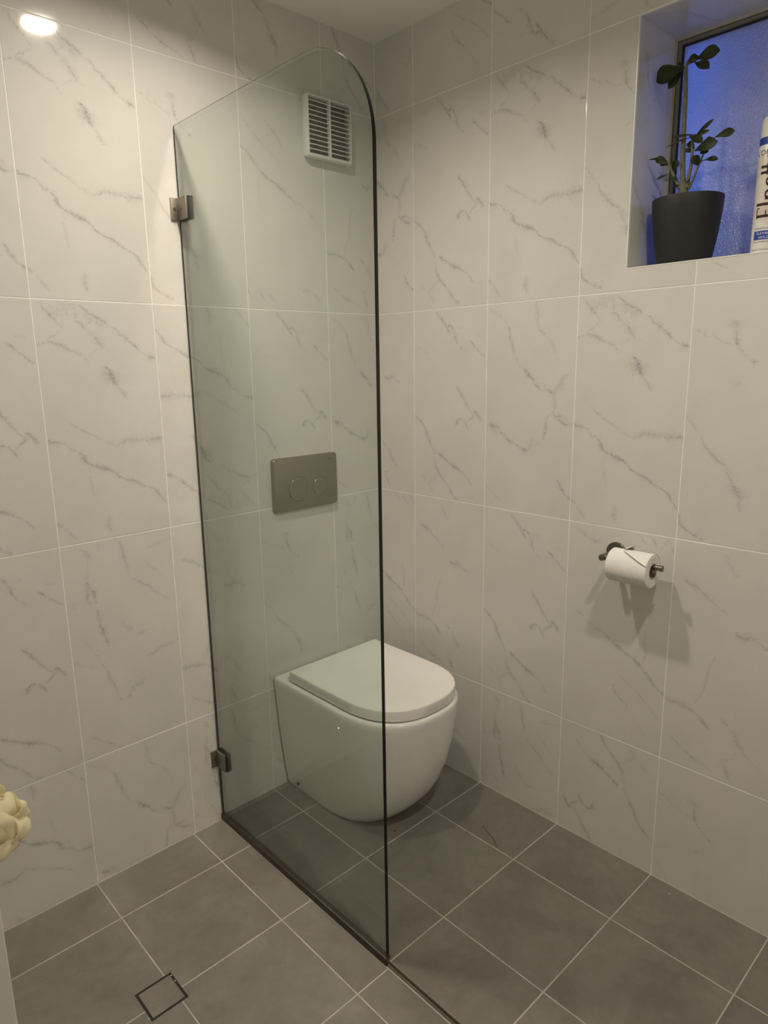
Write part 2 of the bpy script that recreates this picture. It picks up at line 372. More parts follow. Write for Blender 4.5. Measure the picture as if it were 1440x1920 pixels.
M['grout'] = plain('grout', (0.92, 0.91, 0.87), 0.85, var=0.06, scale=30)
M['floor_grout'] = plain('floor_grout', (0.48, 0.445, 0.385), 0.9, var=0.16, scale=14)
M['paint'] = plain('ceiling_paint', (0.88, 0.87, 0.85), 0.75, var=0.015, scale=3)
M['gloss_white'] = plain('white_gloss_paint', (0.72, 0.715, 0.69), 0.35, var=0.02)
M['trim_white'] = plain('white_tile_trim', (0.86, 0.86, 0.85), 0.25, var=0.01)
M['ceramic'] = plain('sanitary_ceramic', (0.90, 0.895, 0.875), 0.06, var=0.008, coat=0.3)
M['lid'] = plain('lid_plastic', (0.93, 0.92, 0.89), 0.22, var=0.008)
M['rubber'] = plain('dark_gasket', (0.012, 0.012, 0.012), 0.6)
M['bronze'] = plain('dark_bronze_metal', (0.10, 0.085, 0.068), 0.45, metal=0.6, var=0.08, scale=40)
M['vent'] = plain('vent_plastic', (0.80, 0.79, 0.76), 0.35, var=0.01)
M['vent_dark'] = plain('vent_duct', (0.17, 0.145, 0.12), 0.8, var=0.3, scale=30)
M['screw'] = plain('screw_steel', (0.16, 0.15, 0.13), 0.4, metal=0.9)
M['pot'] = plain('charcoal_pot', (0.016, 0.0155, 0.015), 0.55, var=0.08, bump=0.15, bscale=300)
M['soil'] = plain('potting_soil', (0.03, 0.022, 0.016), 0.95, var=0.4, scale=60, bump=0.8, bscale=90)
M['stem'] = plain('plant_stem', (0.16, 0.15, 0.085), 0.6, var=0.25, scale=50, bump=0.3, bscale=150)
M['paper'] = plain('toilet_paper', (0.84, 0.83, 0.80), 0.95, var=0.03, scale=40, bump=0.5, bscale=260)
M['card'] = plain('card_core', (0.36, 0.29, 0.21), 0.9, var=0.08, scale=30)
M['alu'] = plain('window_aluminium', (0.26, 0.235, 0.20), 0.45, metal=0.2, var=0.1, scale=25)
M['alu_dark'] = plain('window_sash_dark', (0.02, 0.019, 0.018), 0.45, var=0.1)
M['caulk'] = plain('window_caulk', (0.52, 0.49, 0.43), 0.7, var=0.08, scale=30)
M['can_white'] = None
M['can_blue'] = plain('can_blue_print', (0.012, 0.055, 0.36), 0.28, var=0.02)
M['can_cap'] = plain('can_cap_plastic', (0.80, 0.77, 0.66), 0.3, var=0.01)
M['ink'] = plain('dark_ink', (0.022, 0.012, 0.010), 0.35, var=0.05)
M['ink_white'] = plain('white_ink', (0.85, 0.85, 0.85), 0.35, var=0.02)
M['hall_floor'] = plain('hall_timber', (0.22, 0.13, 0.07), 0.45, var=0.3, scale=4)
M['debris'] = plain('dark_fleck', (0.03, 0.015, 0.01), 0.7)

def brushed(name, col, rough, scl=(1, 60, 1)):
    t = NT(name); b = t.bsdf
    mp = t.n.new('ShaderNodeMapping'); mp.inputs['Scale'].default_value = scl
    t.l.new(t.coord(), mp.inputs['Vector'])
    n = t.noise(16.0, 4.0, 0.6, mp.outputs[0])
    t.l.new(t.mix(n, tuple(c * 0.86 for c in col), tuple(min(1, c * 1.12) for c in col)), b.inputs['Base Color'])
    b.inputs['Metallic'].default_value = 1.0
    t.l.new(t.maprange(n, 0.3, 0.7, rough * 0.85, rough * 1.2), b.inputs['Roughness'])
    return t.mat
M['nickel'] = brushed('brushed_nickel', (0.34, 0.315, 0.265), 0.42, (4, 1, 40))
M['nickel_ring'] = brushed('polished_nickel', (0.50, 0.47, 0.40), 0.18, (1, 1, 1))
M['gunmetal'] = brushed('gunmetal', (0.25, 0.225, 0.19), 0.28, (1, 1, 1))
M['bracket'] = brushed('bracket_metal', (0.30, 0.27, 0.235), 0.52, (1, 1, 30))

def glass_mats():
    t = NT('screen_glass')
    lw = t.n.new('ShaderNodeLayerWeight')
    f5 = t.math('POWER', lw.outputs['Facing'], 5.0)
    fac = t.math('MULTIPLY_ADD', f5, 0.957, 0.043)
    tr = t.n.new('ShaderNodeBsdfTransparent')
    n = t.noise(1.5, 1.0, 0.5, t.coord())
    t.l.new(t.mix(n, (0.925, 0.950, 0.930), (0.932, 0.957, 0.937)), tr.inputs[0])
    gl = t.n.new('ShaderNodeBsdfGlossy'); gl.inputs['Roughness'].default_value = 0.0
    mx = t.n.new('ShaderNodeMixShader')
    t.l.new(fac, mx.inputs[0]); t.l.new(tr.outputs[0], mx.inputs[1]); t.l.new(gl.outputs[0], mx.inputs[2])
    t.l.new(mx.outputs[0], t.out.inputs['Surface'])
    e = plain('polished_glass_edge', (0.004, 0.0065, 0.0055), 0.12, var=0.2, scale=20)
    return t.mat, e
M['glass'], M['glass_edge'] = glass_mats()

def frosted():
    t = NT('obscure_glass'); b = t.bsdf
    c = t.coord()
    tr = t.n.new('ShaderNodeBsdfTranslucent'); tr.inputs[0].default_value = (0.86, 0.90, 0.98, 1)
    df = t.n.new('ShaderNodeBsdfDiffuse'); df.inputs[0].default_value = (0.72, 0.72, 0.75, 1)
    gl = t.n.new('ShaderNodeBsdfGlossy'); gl.inputs['Roughness'].default_value = 0.16
    bp = t.n.new('ShaderNodeBump'); bp.inputs['Strength'].default_value = 1.0; bp.inputs['Distance'].default_value = 0.003
    vo = t.n.new('ShaderNodeTexVoronoi'); vo.inputs['Scale'].default_value = 240.0
    t.l.new(c, vo.inputs['Vector'])
    t.l.new(t.math('ADD', vo.outputs['Distance'], t.noise(150.0, 3.0, 0.6, c)), bp.inputs['Height'])
    for s in (df, gl): t.l.new(bp.outputs[0], s.inputs['Normal'])
    m1 = t.n.new('ShaderNodeMixShader'); m1.inputs[0].default_value = 0.46
    t.l.new(tr.outputs[0], m1.inputs[1]); t.l.new(df.outputs[0], m1.inputs[2])
    m2 = t.n.new('ShaderNodeMixShader'); m2.inputs[0].default_value = 0.15
    t.l.new(m1.outputs[0], m2.inputs[1]); t.l.new(gl.outputs[0], m2.inputs[2])
    t.l.new(m2.outputs[0], t.out.inputs['Surface'])
    return t.mat
M['pane'] = frosted()

def leaf_mat():
    t = NT('plant_leaf'); b = t.bsdf
    n = t.noise(30.0, 3.0, 0.5, t.coord())
    t.l.new(t.mix(n, (0.035, 0.055, 0.016), (0.075, 0.100, 0.030)), b.inputs['Base Color'])
    b.inputs['Roughness'].default_value = 0.42
    return t.mat
M['leaf'] = leaf_mat()

def pouf_mat():
    t = NT('cream_mesh_net'); b = t.bsdf
    n = t.noise(60.0, 3.0, 0.6, t.coord())
    wv = t.n.new('ShaderNodeTexWave'); wv.inputs['Scale'].default_value = 260.0; wv.inputs['Distortion'].default_value = 1.5
    t.l.new(t.coord(), wv.inputs['Vector'])
    df = t.n.new('ShaderNodeBsdfDiffuse'); tl = t.n.new('ShaderNodeBsdfTranslucent'); tp = t.n.new('ShaderNodeBsdfTransparent')
    col = t.mix(n, (0.88, 0.79, 0.55), (0.93, 0.87, 0.68))
    t.l.new(col, df.inputs[0]); t.l.new(col, tl.inputs[0])
    a = t.n.new('ShaderNodeMixShader'); a.inputs[0].default_value = 0.45
    t.l.new(df.outputs[0], a.inputs[1]); t.l.new(tl.outputs[0], a.inputs[2])
    c = t.n.new('ShaderNodeMixShader')
    t.l.new(t.maprange(wv.outputs['Fac'], 0.0, 1.0, 0.0, 0.26), c.inputs[0])
    t.l.new(a.outputs[0], c.inputs[1]); t.l.new(tp.outputs[0], c.inputs[2])
    t.l.new(c.outputs[0], t.out.inputs['Surface'])
    return t.mat
M['pouf'] = pouf_mat()

def can_mat():
    t = NT('can_printed_white'); b = t.bsdf
    sp = t.n.new('ShaderNodeSeparateXYZ'); t.l.new(t.coord(), sp.inputs[0])
    h = t.curve(t.math('MULTIPLY', sp.outputs[2], 3.3), [(0.0, 0.0), (0.2, 0.02), (0.30, 0.75), (0.45, 0.5), (0.55, 0.95), (0.68, 0.5), (0.76, 0.0), (1.0, 0.0)])
    n = t.noise(25.0, 3.0, 0.5, t.coord())
    f = t.math('MULTIPLY', h, t.maprange(n, 0.3, 0.7, 0.4, 1.1), clamp=True)
    t.l.new(t.mix(f, (0.80, 0.80, 0.78), (0.62, 0.47, 0.35)), b.inputs['Base Color'])
    b.inputs['Roughness'].default_value = 0.3
    return t.mat
M['can_white'] = can_mat()

def lamp_mat():
    t = NT('lamp_diffuser')
    em = t.n.new('ShaderNodeEmission'); em.inputs[0].default_value = LAMP_COLOR + (1,)
    n = t.noise(30.0, 1.0, 0.5, t.coord())
    t.l.new(t.maprange(n, 0.0, 1.0, 5.5, 6.5), em.inputs[1])
    t.l.new(em.outputs[0], t.out.inputs['Surface'])
    t.mat.cycles.emission_sampling = 'NONE'
    return t.mat
M['lamp'] = lamp_mat()

# ------------------------------------------------------------------ tiles
_tile_cache = {}
def tile(parent, mat, outline, origin, A, Bv, N, full=None, rot=False, th=0.008, name='tile', bev=0.0008, jitter=0.0, tilt=0.0):
    """a tile as a bevelled slab. outline: polygon in (a, b) plane metres; full=(left, top) of the uncut tile for the print"""
    pts = [Vector(q) for q in outline]
    if area2(pts) < 0: pts = pts[::-1]
    a0 = min(q[0] for q in pts); b0 = min(q[1] for q in pts)
    fl, ft = full if full else (a0, max(q[1] for q in pts))
    key = (mat.name, rot, round(fl - a0, 4), round(ft - b0, 4), tuple((round(q[0] - a0, 4), round(q[1] - b0, 4)) for q in pts))
    me = _tile_cache.get(key)
    if me is None:
        loc = [Vector((q[0] - a0, q[1] - b0)) for q in pts]
        ins = inset(loc, bev); n = len(loc)
        verts = [(q.x, q.y, 0) for q in ins] + [(q.x, q.y, -bev * 0.8) for q in loc] + [(q.x, q.y, -th) for q in loc]
        faces = [list(range(n))]
        for i in range(n):
            j = (i + 1) % n
            faces.append((i, n + i, n + j, j)); faces.append((n + i, 2 * n + i, 2 * n + j, n + j))
        me = bpy.data.meshes.new(name); me.from_pydata(verts, [], faces)
        uvl = me.uv_layers.new(name='UVMap')
        for lp in me.loops:
            c = me.vertices[lp.vertex_index].co
            u = (c.x + a0 - fl) / 0.6; v = (ft - (c.y + b0)) / 0.6
            uvl.data[lp.index].uv = (0.5 - u, 1.0 - v) if rot else (u, v)
        me.materials.append(mat); _tile_cache[key] = me
    o = bpy.data.objects.new(name, me); link(o, parent)
    A, Bv, N, org = Vector(A), Vector(Bv), Vector(N), Vector(origin)
    p = org + A * a0 + Bv * b0 + N * jitter
    if tilt:                                     # hand-set tiles are never quite coplanar
        tr_ = random.Random(int(abs(p.x * 917 + p.y * 331 + p.z * 577) * 10))
        hw = (max(q[0] for q in pts) - a0) / 2; hh = (max(q[1] for q in pts) - b0) / 2
        mid = p + A * hw + Bv * hh
        A2 = (A + N * tr_.uniform(-tilt, tilt)).normalized(); B2 = (Bv + N * tr_.uniform(-tilt, tilt) * 0.5)
        N2 = A2.cross(B2).normalized()
        A, N = A2, (N2 if N2.dot(N) > 0 else -N2)
        Bv = N.cross(A)
        p = mid - A * hw - Bv * hh
    mm = Matrix.Identity(4)
    for r in range(3): mm[r][0] = A[r]; mm[r][1] = Bv[r]; mm[r][2] = N[r]; mm[r][3] = p[r]
    o.matrix_world = mm
    return o

def rect(a0, a1, b0, b1, j=J):
    return [(a0 + j, b0 + j), (a1 - j, b0 + j), (a1 - j, b1 - j), (a0 + j, b1 - j)]

rnd = random.Random(4)
GB = 0.0006       # grout recess

# ------------------------------------------------------------------ room shell
wall_back = struct(box('wall_back', (LEFT - 0.10, GB, -0.12), (0.30, 0.12, CEIL + 0.1), M['grout']))
bm = bmesh.new()
hy0, hy1, hz0, hz1 = WY0 + 0.0015, WY1 - 0.0015, WZ0 - 0.0015, WZ1 + 0.0015
for lo, hi in (((GB, hy0, -0.12), (0.24, GB, CEIL + 0.1)), ((GB, FRONT - 0.1, -0.12), (0.24, hy1, CEIL + 0.1)),
               ((GB, hy1, -0.12), (0.24, hy0, hz0)), ((GB, hy1, hz1), (0.24, hy0, CEIL + 0.1))):
    add_box(bm, lo, hi)
wall_right = struct(bm_to_obj('wall_right', bm, M['grout']))
wall_front = struct(box('wall_front', (LEFT - 0.1, FRONT - 0.12, -0.12), (GB, FRONT - GB, CEIL + 0.1), M['grout']))
DY0, DY1, DH = -1.2835, -2.085, 2.06
bm = bmesh.new()
add_box(bm, (LEFT - 0.10, DY0 + 0.012, -0.12), (LEFT - GB, GB, CEIL + 0.1))
add_box(bm, (LEFT - 0.10, FRONT - GB, -0.12), (LEFT - GB, DY1 - 0.012, CEIL + 0.1))
add_box(bm, (LEFT - 0.10, DY1 - 0.012, DH + 0.012), (LEFT - GB, DY0 + 0.012, CEIL + 0.1))
wall_left = struct(bm_to_obj('wall_left', bm, M['grout']))
struct(box('ceiling', (LEFT - 1.3, FRONT - 0.3, CEIL), (0.25, 0.12, CEIL + 0.1), M['paint']))
floor = struct(box('floor', (GX - 0.0015, FRONT - GB, -0.12), (GB, GB, -GB), M['floor_grout']))
shower_floor = struct(box('floor_shower', (LEFT - GB, FRONT - GB, -0.14), (GX - 0.0015, GB, ZS - GB), M['floor_grout']))
# hallway beyond the doorway the photographer stands in
struct(box('wall_hall', (LEFT - 1.30, FRONT - 0.3, -0.12), (LEFT - 1.22, -0.55, CEIL + 0.1), M['paint']))
struct(box('wall_hall_end', (LEFT - 1.22, -0.63, -0.12), (LEFT - 0.1, -0.55, CEIL + 0.1), M['paint']))
struct(box('wall_hall_near', (LEFT - 1.22, FRONT - 0.3, -0.12), (LEFT - 0.1, FRONT - 0.12, CEIL + 0.1), M['paint']))
struct(box('floor_hall', (LEFT - 1.22, FRONT - 0.12, -0.12), (LEFT - GB, -0.63, -0.004), M['hall_floor']))
struct(box('pane_shade_panel', (0.315, WY1 - 0.25, 0.9), (0.335, -0.955, 2.55), M['paint']))  # unseen panel added outside to dim the pane except its left edge
# white door lining at the doorway edge
bm = bmesh.new()
add_box(bm, (LEFT - 0.115, DY0, -0.004), (LEFT + 0.0, DY0 + 0.012, DH + 0.012), 0.0015)
add_box(bm, (LEFT - 0.115, DY1 - 0.012, -0.004), (LEFT + 0.0, DY1, DH + 0.012), 0.0015)
add_box(bm, (LEFT - 0.115, DY1, DH), (LEFT + 0.0, DY0, DH + 0.012), 0.0015)
struct(bm_to_obj('trim_3', bm, M['gloss_white'], smooth=True, angle=0.6))

# --- wall_back tiles: a = x, b = z
ROWS = [(ZS, ZB), (ZB, ZL), (ZL, ZM), (ZM, ZT), (ZT, CEIL)]
colsA = [(AX[0], 0.0), (AX[1], AX[0]), (AX[2], AX[1]), (AX[3], AX[2]), (AX[4], AX[3]), (LEFT, AX[4])]
#        corner  -> left ; rows bottom -> top ; lower-case = turned by 180 degrees
PA = ['FBDGE', 'ABCFD', 'DEABG', 'CDAAb', 'EBBCA', 'GCDEB']
mapA = [''.join(c) for c in ('gDCFB', 'bEBgE', 'DFaEF', 'CDAAG', 'aBBCA', 'ECDFB')]
for ci, (l, r) in enumerate(colsA):
    for ri, (b, tp) in enumerate(ROWS):
        ch = mapA[ci][ri]
        fl = l if ci < 5 else AX[4] - 0.302
        ft = tp if ri < 4 else ZT + 0.6
        tile(wall_back, M['print_' + ch.upper()], rect(l, r, b, tp), (0, 0, 0), (1, 0, 0), (0, 0, 1), (0, -1, 0),
             (fl, ft), ch.islower(), tilt=0.0011)
# --- wall_right tiles: a = -y, b = z
colsB = [(0.0, -BY[0])] + [(-BY[j], -BY[j + 1]) for j in range(6)] + [(-BY[6], -FRONT)]
mapB = ['dGFCb', 'FFBBG', 'DBCAb', 'bGAEd', 'EFECg', 'CGFBA', 'ABDEC', 'DCABF']
tw = 0.002
for ci, (l, r) in enumerate(colsB):
    for ri, (b, tp) in enumerate(ROWS):
        ch = mapB[ci][ri]
        if ri == 0: b = 0.0
        fl = l if ci > 0 else r - 0.302
        ft = tp if ri < 4 else ZT + 0.6
        if ri == 0: ft = tp
        ol = rect(l, r, b, tp)
        wl, wr = -WY0 - tw, -WY1 + tw                       # opening with its trim
        if ri == 3 and r > wl and l < wr:
            zb, zt_ = WZ0 - tw, WZ1 + tw
            if l < wl: ol = [(l + J, b + J), (r - J, b + J), (r - J, zb), (wl, zb), (wl, tp - J), (l + J, tp - J)]
            elif r > wr: ol = [(l + J, b + J), (r - J, b + J), (r - J, tp - J), (wr, tp - J), (wr, zb), (l + J, zb)]
            else: ol = rect(l, r, b, zb + J)
        tile(wall_right, M['print_' + ch.upper()], ol, (0, 0, 0), (0, -1, 0), (0, 0, 1), (-1, 0, 0), (fl, ft), ch.islower(), tilt=0.0009)
# window recess linings (tile returns)
tile(wall_right, M['print_E'], rect(0.002, WDEP, WZ0, WZ1, 0.0005), (0, WY0, 0), (1, 0, 0), (0, 0, 1), (0, -1, 0), (-0.05, WZ1 + 0.02))
tile(wall_right, M['print_F'], rect(-WDEP, -0.002, WZ0, WZ1, 0.0005), (0, WY1, 0), (-1, 0, 0), (0, 0, 1), (0, 1, 0))
for y0_, y1_ in ((-WY0 + 0.001, -BY[3]), (-BY[3], -BY[4]), (-BY[4], -WY1 - 0.001)):
    tile(wall_right, M['print_D'], rect(y0_, y1_, 0.002, WDEP, 0.0008), (0, 0, WZ0), (0, -1, 0), (1, 0, 0), (0, 0, 1), th=0.006)
    tile(wall_right, M['print_C'], rect(y0_, y1_, -WDEP, -0.002, 0.0008), (0, 0, WZ1), (0, -1, 0), (-1, 0, 0), (0, 0, -1), th=0.006)
# bright edge trim round the recess
bm = bmesh.new()
add_box(bm, (-0.0006, WY0 - 0.0004, WZ0 - tw), (0.006, WY0 + tw, WZ1 + tw))
add_box(bm, (-0.0006, WY1 - tw, WZ0 - tw), (0.006, WY1 + 0.0004, WZ1 + tw))
add_box(bm, (-0.0006, WY1 + 0.0004, WZ0 - tw), (0.006, WY0 - 0.0004, WZ0 + 0.0004))
add_box(bm, (-0.0006, WY1 + 0.0004, WZ1 - 0.0004), (0.006, WY0 - 0.0004, WZ1 + tw))
struct(bm_to_obj('trim_2', bm, M['trim_white']))
# --- wall_left and wall_front (behind the camera, seen in reflections)
yl = [0.0, -0.30, -0.602, -0.904, -1.206, DY0 + 0.012]
for k in range(5):
    for ri, (b, tp) in enumerate(ROWS):
        ch = 'ABCDEFG'[(k * 3 + ri * 2) % 7]
        tile(wall_left, M['print_' + ch], rect(yl[k + 1], yl[k], b, tp), (LEFT, 0, 0), (0, 1, 0), (0, 0, 1), (1, 0, 0), (yl[k + 1], tp if ri < 4 else ZT + 0.6))
tile(wall_left, M['print_D'], rect(FRONT, DY1 - 0.012, ZS, CEIL), (LEFT, 0, 0), (0, 1, 0), (0, 0, 1), (1, 0, 0))
tile(wall_left, M['print_C'], rect(DY1 - 0.012, DY0 + 0.012, DH + 0.012, CEIL), (LEFT, 0, 0), (0, 1, 0), (0, 0, 1), (1, 0, 0))
for k in range(6):
    for ri, (b, tp) in enumerate(ROWS):
        l, r = k * 0.302, min((k + 1) * 0.302, -LEFT)
        if r - l < 0.02: continue
        ch = 'ABCDEFG'[(k * 2 + ri * 3) % 7]
        tile(wall_front, M['print_' + ch], rect(l, r, b, tp), (0, FRONT, 0), (-1, 0, 0), (0, 0, 1), (0, -(-1), 0), (l, tp if ri < 4 else ZT + 0.6))

# --- floor tiles: a = x, b = y
yb = [0.0] + BY[:7] + [FRONT]
for (l, r) in ((GX - 0.0005, FX[1]), (FX[1], FX[0]), (FX[0], 0.0)):
    for k in range(len(yb) - 1):
        tile(floor, M['floor_tile'], rect(l, r, yb[k + 1], yb[k], 0.0015), (0, 0, 0), (1, 0, 0), (0, 1, 0), (0, 0, 1), jitter=rnd.uniform(-2e-4, 0))
DR = (-1.2108, -1.1208, -0.5065, -0.4155)        # drain: x0 x1 y0 y1
for (l, r) in ((LEFT, FX[4]), (FX[4], FX[3]), (FX[3], FX[2]), (FX[2], GX - 0.0065)):
    for k in range(len(yb) - 1):
        lo, hi = yb[k + 1], yb[k]
        ol = rect(l, r, lo, hi, 0.0015)
        L, R, B_, T_ = l + .0015, r - .0015, lo + .0015, hi - .0015
        if l < DR[1] < r or l < DR[0] < r:
            if lo < DR[2] < hi:      # drain bites into the top of this tile
                if l < DR[0] < r: ol = [(L, B_), (R, B_), (R, DR[2]), (DR[0], DR[2]), (DR[0], T_), (L, T_)]
                elif l < DR[1] < r: ol = [(L, B_), (R, B_), (R, T_), (DR[1], T_), (DR[1], DR[2]), (L, DR[2])]
            elif lo < DR[3] < hi:
                if l < DR[0] < r: ol = [(L, B_), (DR[0], B_), (DR[0], DR[3]), (R, DR[3]), (R, T_), (L, T_)]
                elif l < DR[1] < r: ol = [(L, DR[3]), (DR[1], DR[3]), (DR[1], B_), (R, B_), (R, T_), (L, T_)]
        tile(shower_floor, M['floor_tile'], ol, (0, 0, ZS), (1, 0, 0), (0, 1, 0), (0, 0, 1), jitter=rnd.uniform(-2e-4, 0))
# dark angle strip between shower and floor
struct(box('trim_1', (GX - 0.0050, FRONT, -0.0042), (GX - 0.0008, -0.0005, 0.0012), M['bronze']))

# ------------------------------------------------------------------ floor drain
dr = empty('floor_drain', ((DR[0] + DR[1]) / 2, (DR[2] + DR[3]) / 2, ZS))
tag(dr, 'square tile insert floor drain with a black slot around it', 'drain')
def local_box(name, lo, hi, mat, parent, bevel=0.0):
    return box(name, lo, hi, mat, parent, bevel)
hx, hy = (DR[1] - DR[0]) / 2, (DR[3] - DR[2]) / 2
bm = bmesh.new()
sw = .0060
for lo, hi in (((-hx, -hy, -.006), (hx, -hy + sw, -.0002)), ((-hx, hy - sw, -.006), (hx, hy, -.0002)),
               ((-hx, -hy + sw, -.006), (-hx + sw, hy - sw, -.0002)), ((hx - sw, -hy + sw, -.006), (hx, hy - sw, -.0002))):
    add_box(bm, lo, hi)
bm_to_obj('frame', bm, M['rubber'], dr)
box('tile_insert', (-hx + .0061, -hy + .0061, -.005), (hx - .0061, hy - .0061, 0.0002), M['floor_tile'], dr, 0.0008)
for cx_, cy_ in ((hx - .003, hy - .010), (hx - .003, hy - .030), (-hx - .002, -hy + .012)):
    box('lint', (cx_ - .0012, cy_ - .0014, -.004), (cx_ + .0012, cy_ + .0014, .0003), M['grout'], dr, 0.0005)

# ------------------------------------------------------------------ toilet
XC = -0.308
def dring(bm, z, w, yb_, yf, curve=0.205, n=2.4, k=22, inset_=0.0, rc=0.012):
    """D outline: straight sides from the wall, superellipse front"""
    w -= inset_; yf += inset_; yb_ -= inset_
    y0 = yf + curve
    pts = [(-w, yb_ - rc)]
    if rc > 0: pts = [(-w + rc * 0.3, yb_ - rc * 0.3), (-w, yb_ - rc)]
    for s in (0.33, 0.66): pts.append((-w, (yb_ - rc) + (y0 - yb_ + rc) * s))
    for i in range(k + 1):
        t = PI * i / k
        c, s = math.cos(t), math.sin(t)
        pts.append((-w * math.copysign(abs(c) ** (2 / n), c), y0 - curve * abs(s) ** (2 / n)))
    for s in (0.66, 0.33): pts.append((w, (yb_ - rc) + (y0 - yb_ + rc) * s))
    pts.append((w, yb_ - rc))
    if rc > 0: pts.append((w - rc * 0.3, yb_ - rc * 0.3))
    return [bm.verts.new((x, y, z)) for x, y in pts]

def loft(bm, rings, cap0=True, cap1=True):
    for A, B in zip(rings, rings[1:]):
        n = len(A)
        for i in range(n):
            bm.faces.new((A[i], A[(i + 1) % n], B[(i + 1) % n], B[i]))
    if cap0: bm.faces.new(rings[0][::-1])
    if cap1: bm.faces.new(rings[-1])

toilet = empty('toilet', (XC, 0.0, 0.0))
tag(toilet, 'white back-to-wall toilet with closed lid behind the glass screen', 'toilet')
bm = bmesh.new()
prof = [(0.0, 0.1630, -0.392), (0.004, 0.1650, -0.398), (0.02, 0.1680, -0.416), (0.05, 0.1725, -0.446), (0.09, 0.1775, -0.476), (0.14, 0.1830, -0.503),
        (0.20, 0.1890, -0.524), (0.27, 0.1950, -0.540), (0.33, 0.1995, -0.549), (0.38, 0.2030, -0.555), (0.397, 0.2040, -0.557)]
rings = [dring(bm, z, w, -0.0012, yf, 0.19 + 0.1 * z) for z, w, yf in prof]
for z, i_ in ((0.4035, 0.0015), (0.4070, 0.0045), (0.4080, 0.009)):
    rings.append(dring(bm, z, 0.2040, -0.0012, -0.557, 0.2297, inset_=i_ if i_ else 0))
for r_ in rings[-3:]:
    for v in r_[:2] + r_[-2:]: pass
loft(bm, rings)
bm_to_obj('pan', bm, M['ceramic'], toilet, smooth=True, angle=0.9)
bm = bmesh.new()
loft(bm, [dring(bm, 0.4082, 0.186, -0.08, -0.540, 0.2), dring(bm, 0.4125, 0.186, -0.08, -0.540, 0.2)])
bm_to_obj('seat_gap_shade', bm, M['rubber'], toilet, smooth=True, angle=0.6)  # black slab stands in for the shaded gap under the lid
bm = bmesh.new()
LB, LF, LW = -0.076, -0.548, 0.190
spec = [(0.4120, 0.010), (0.4120, 0.0015), (0.4132, 0.0), (0.4425, 0.0), (0.4452, 0.0007), (0.4466, 0.0022), (0.4471, 0.005), (0.4475, 0.06)]
loft(bm, [dring(bm, z, LW, LB, LF, 0.205, inset_=i_, rc=0.006) for z, i_ in spec])
bm_to_obj('lid', bm, M['lid'], toilet, smooth=True, angle=0.9)
for s in (-1, 1):
    bm = bmesh.new()
    add_cyl(bm, (s * 0.172 - 0.013, -0.068, 0.4155), (s * 0.172 + 0.013, -0.068, 0.4155), 0.0075, n=18)
    bm_to_obj('hinge', bm, M['lid'], toilet, smooth=True, angle=0.6)
bm = bmesh.new(); add_cyl(bm, (-0.1745, -0.082, 0.035), (-0.180, -0.082, 0.0352), 0.0045, n=16)
bm_to_obj('fixing_cap', bm, M['screw'], toilet, smooth=True, angle=0.6)

# ------------------------------------------------------------------ flush plate
fp = empty('flush_plate', (-0.3475, 0.0, 1.0412))
tag(fp, 'brushed nickel dual flush plate on the marble wall above the toilet', 'flush plate')
def rrect(w, h, r, k=6):
    pts = []
    for cx_, cy_, a in ((w - r, h - r, 0), (-w + r, h - r, PI / 2), (-w + r, -h + r, PI), (w - r, -h + r, 1.5 * PI)):
        for i in range(k + 1):
            t = a + PI / 2 * i / k
            pts.append((cx_ + r * math.cos(t), cy_ + r * math.sin(t)))
    return pts
def plate_loft(name, w, h, r, layers, mat, parent, cx_=0, cz_=0):
    bm = bmesh.new(); rs = []
    for y, i_ in layers:
        rs.append([bm.verts.new((cx_ + a, y, cz_ + b)) for a, b in rrect(w - i_, h - i_, max(r - i_, 0.001))])
    loft(bm, rs)
    return bm_to_obj(name, bm, mat, parent, smooth=True, angle=0.7)
plate_loft('plate', 0.1305, 0.0875, 0.012, [(0, 0), (-0.0085, 0), (-0.0115, 0.0012), (-0.0130, 0.004)], M['nickel'], fp)
for bx, bz, br in ((-0.0335, -0.0180, 0.0360), (0.0545, -0.0185, 0.0268)):
    bm = bmesh.new()
    add_lathe(bm, [(br - 0.0008, -0.0128), (br - 0.0008, -0.0136), (br - 0.0016, -0.0141), (br - 0.005, -0.0142), (0, -0.0142)], (bx, 0, bz), 'Y', 48)
    b_ = bm_to_obj('button', bm, M['nickel'], fp, smooth=True, angle=0.7)
    bm = bmesh.new()
    add_lathe(bm, [(br - 0.0010, -0.0131), (br - 0.0010, -0.0144), (br + 0.0004, -0.0146), (br + 0.0016, -0.0140), (br + 0.0018, -0.0131)], (bx, 0, bz), 'Y', 48)
    bm_to_obj('ring', bm, M['nickel_ring'], b_, smooth=True, angle=1.2)
    bm = bmesh.new()
    add_lathe(bm, [(br + 0.0017, -0.0129), (br + 0.0017, -0.01325), (br + 0.0031, -0.01325), (br + 0.0031, -0.0129)], (bx, 0, bz), 'Y', 48, close=True)
    bm_to_obj('groove_shade', bm, M['rubber'], b_, smooth=True, angle=0.7)  # raised black band, shade of the gap round the button put into colour
bm = bmesh.new(); add_box(bm, (0.092, -0.0133, 0.066), (0.112, -0.0129, 0.0685), 0)
bm_to_obj('engraved_mark', bm, M['screw'], fp)

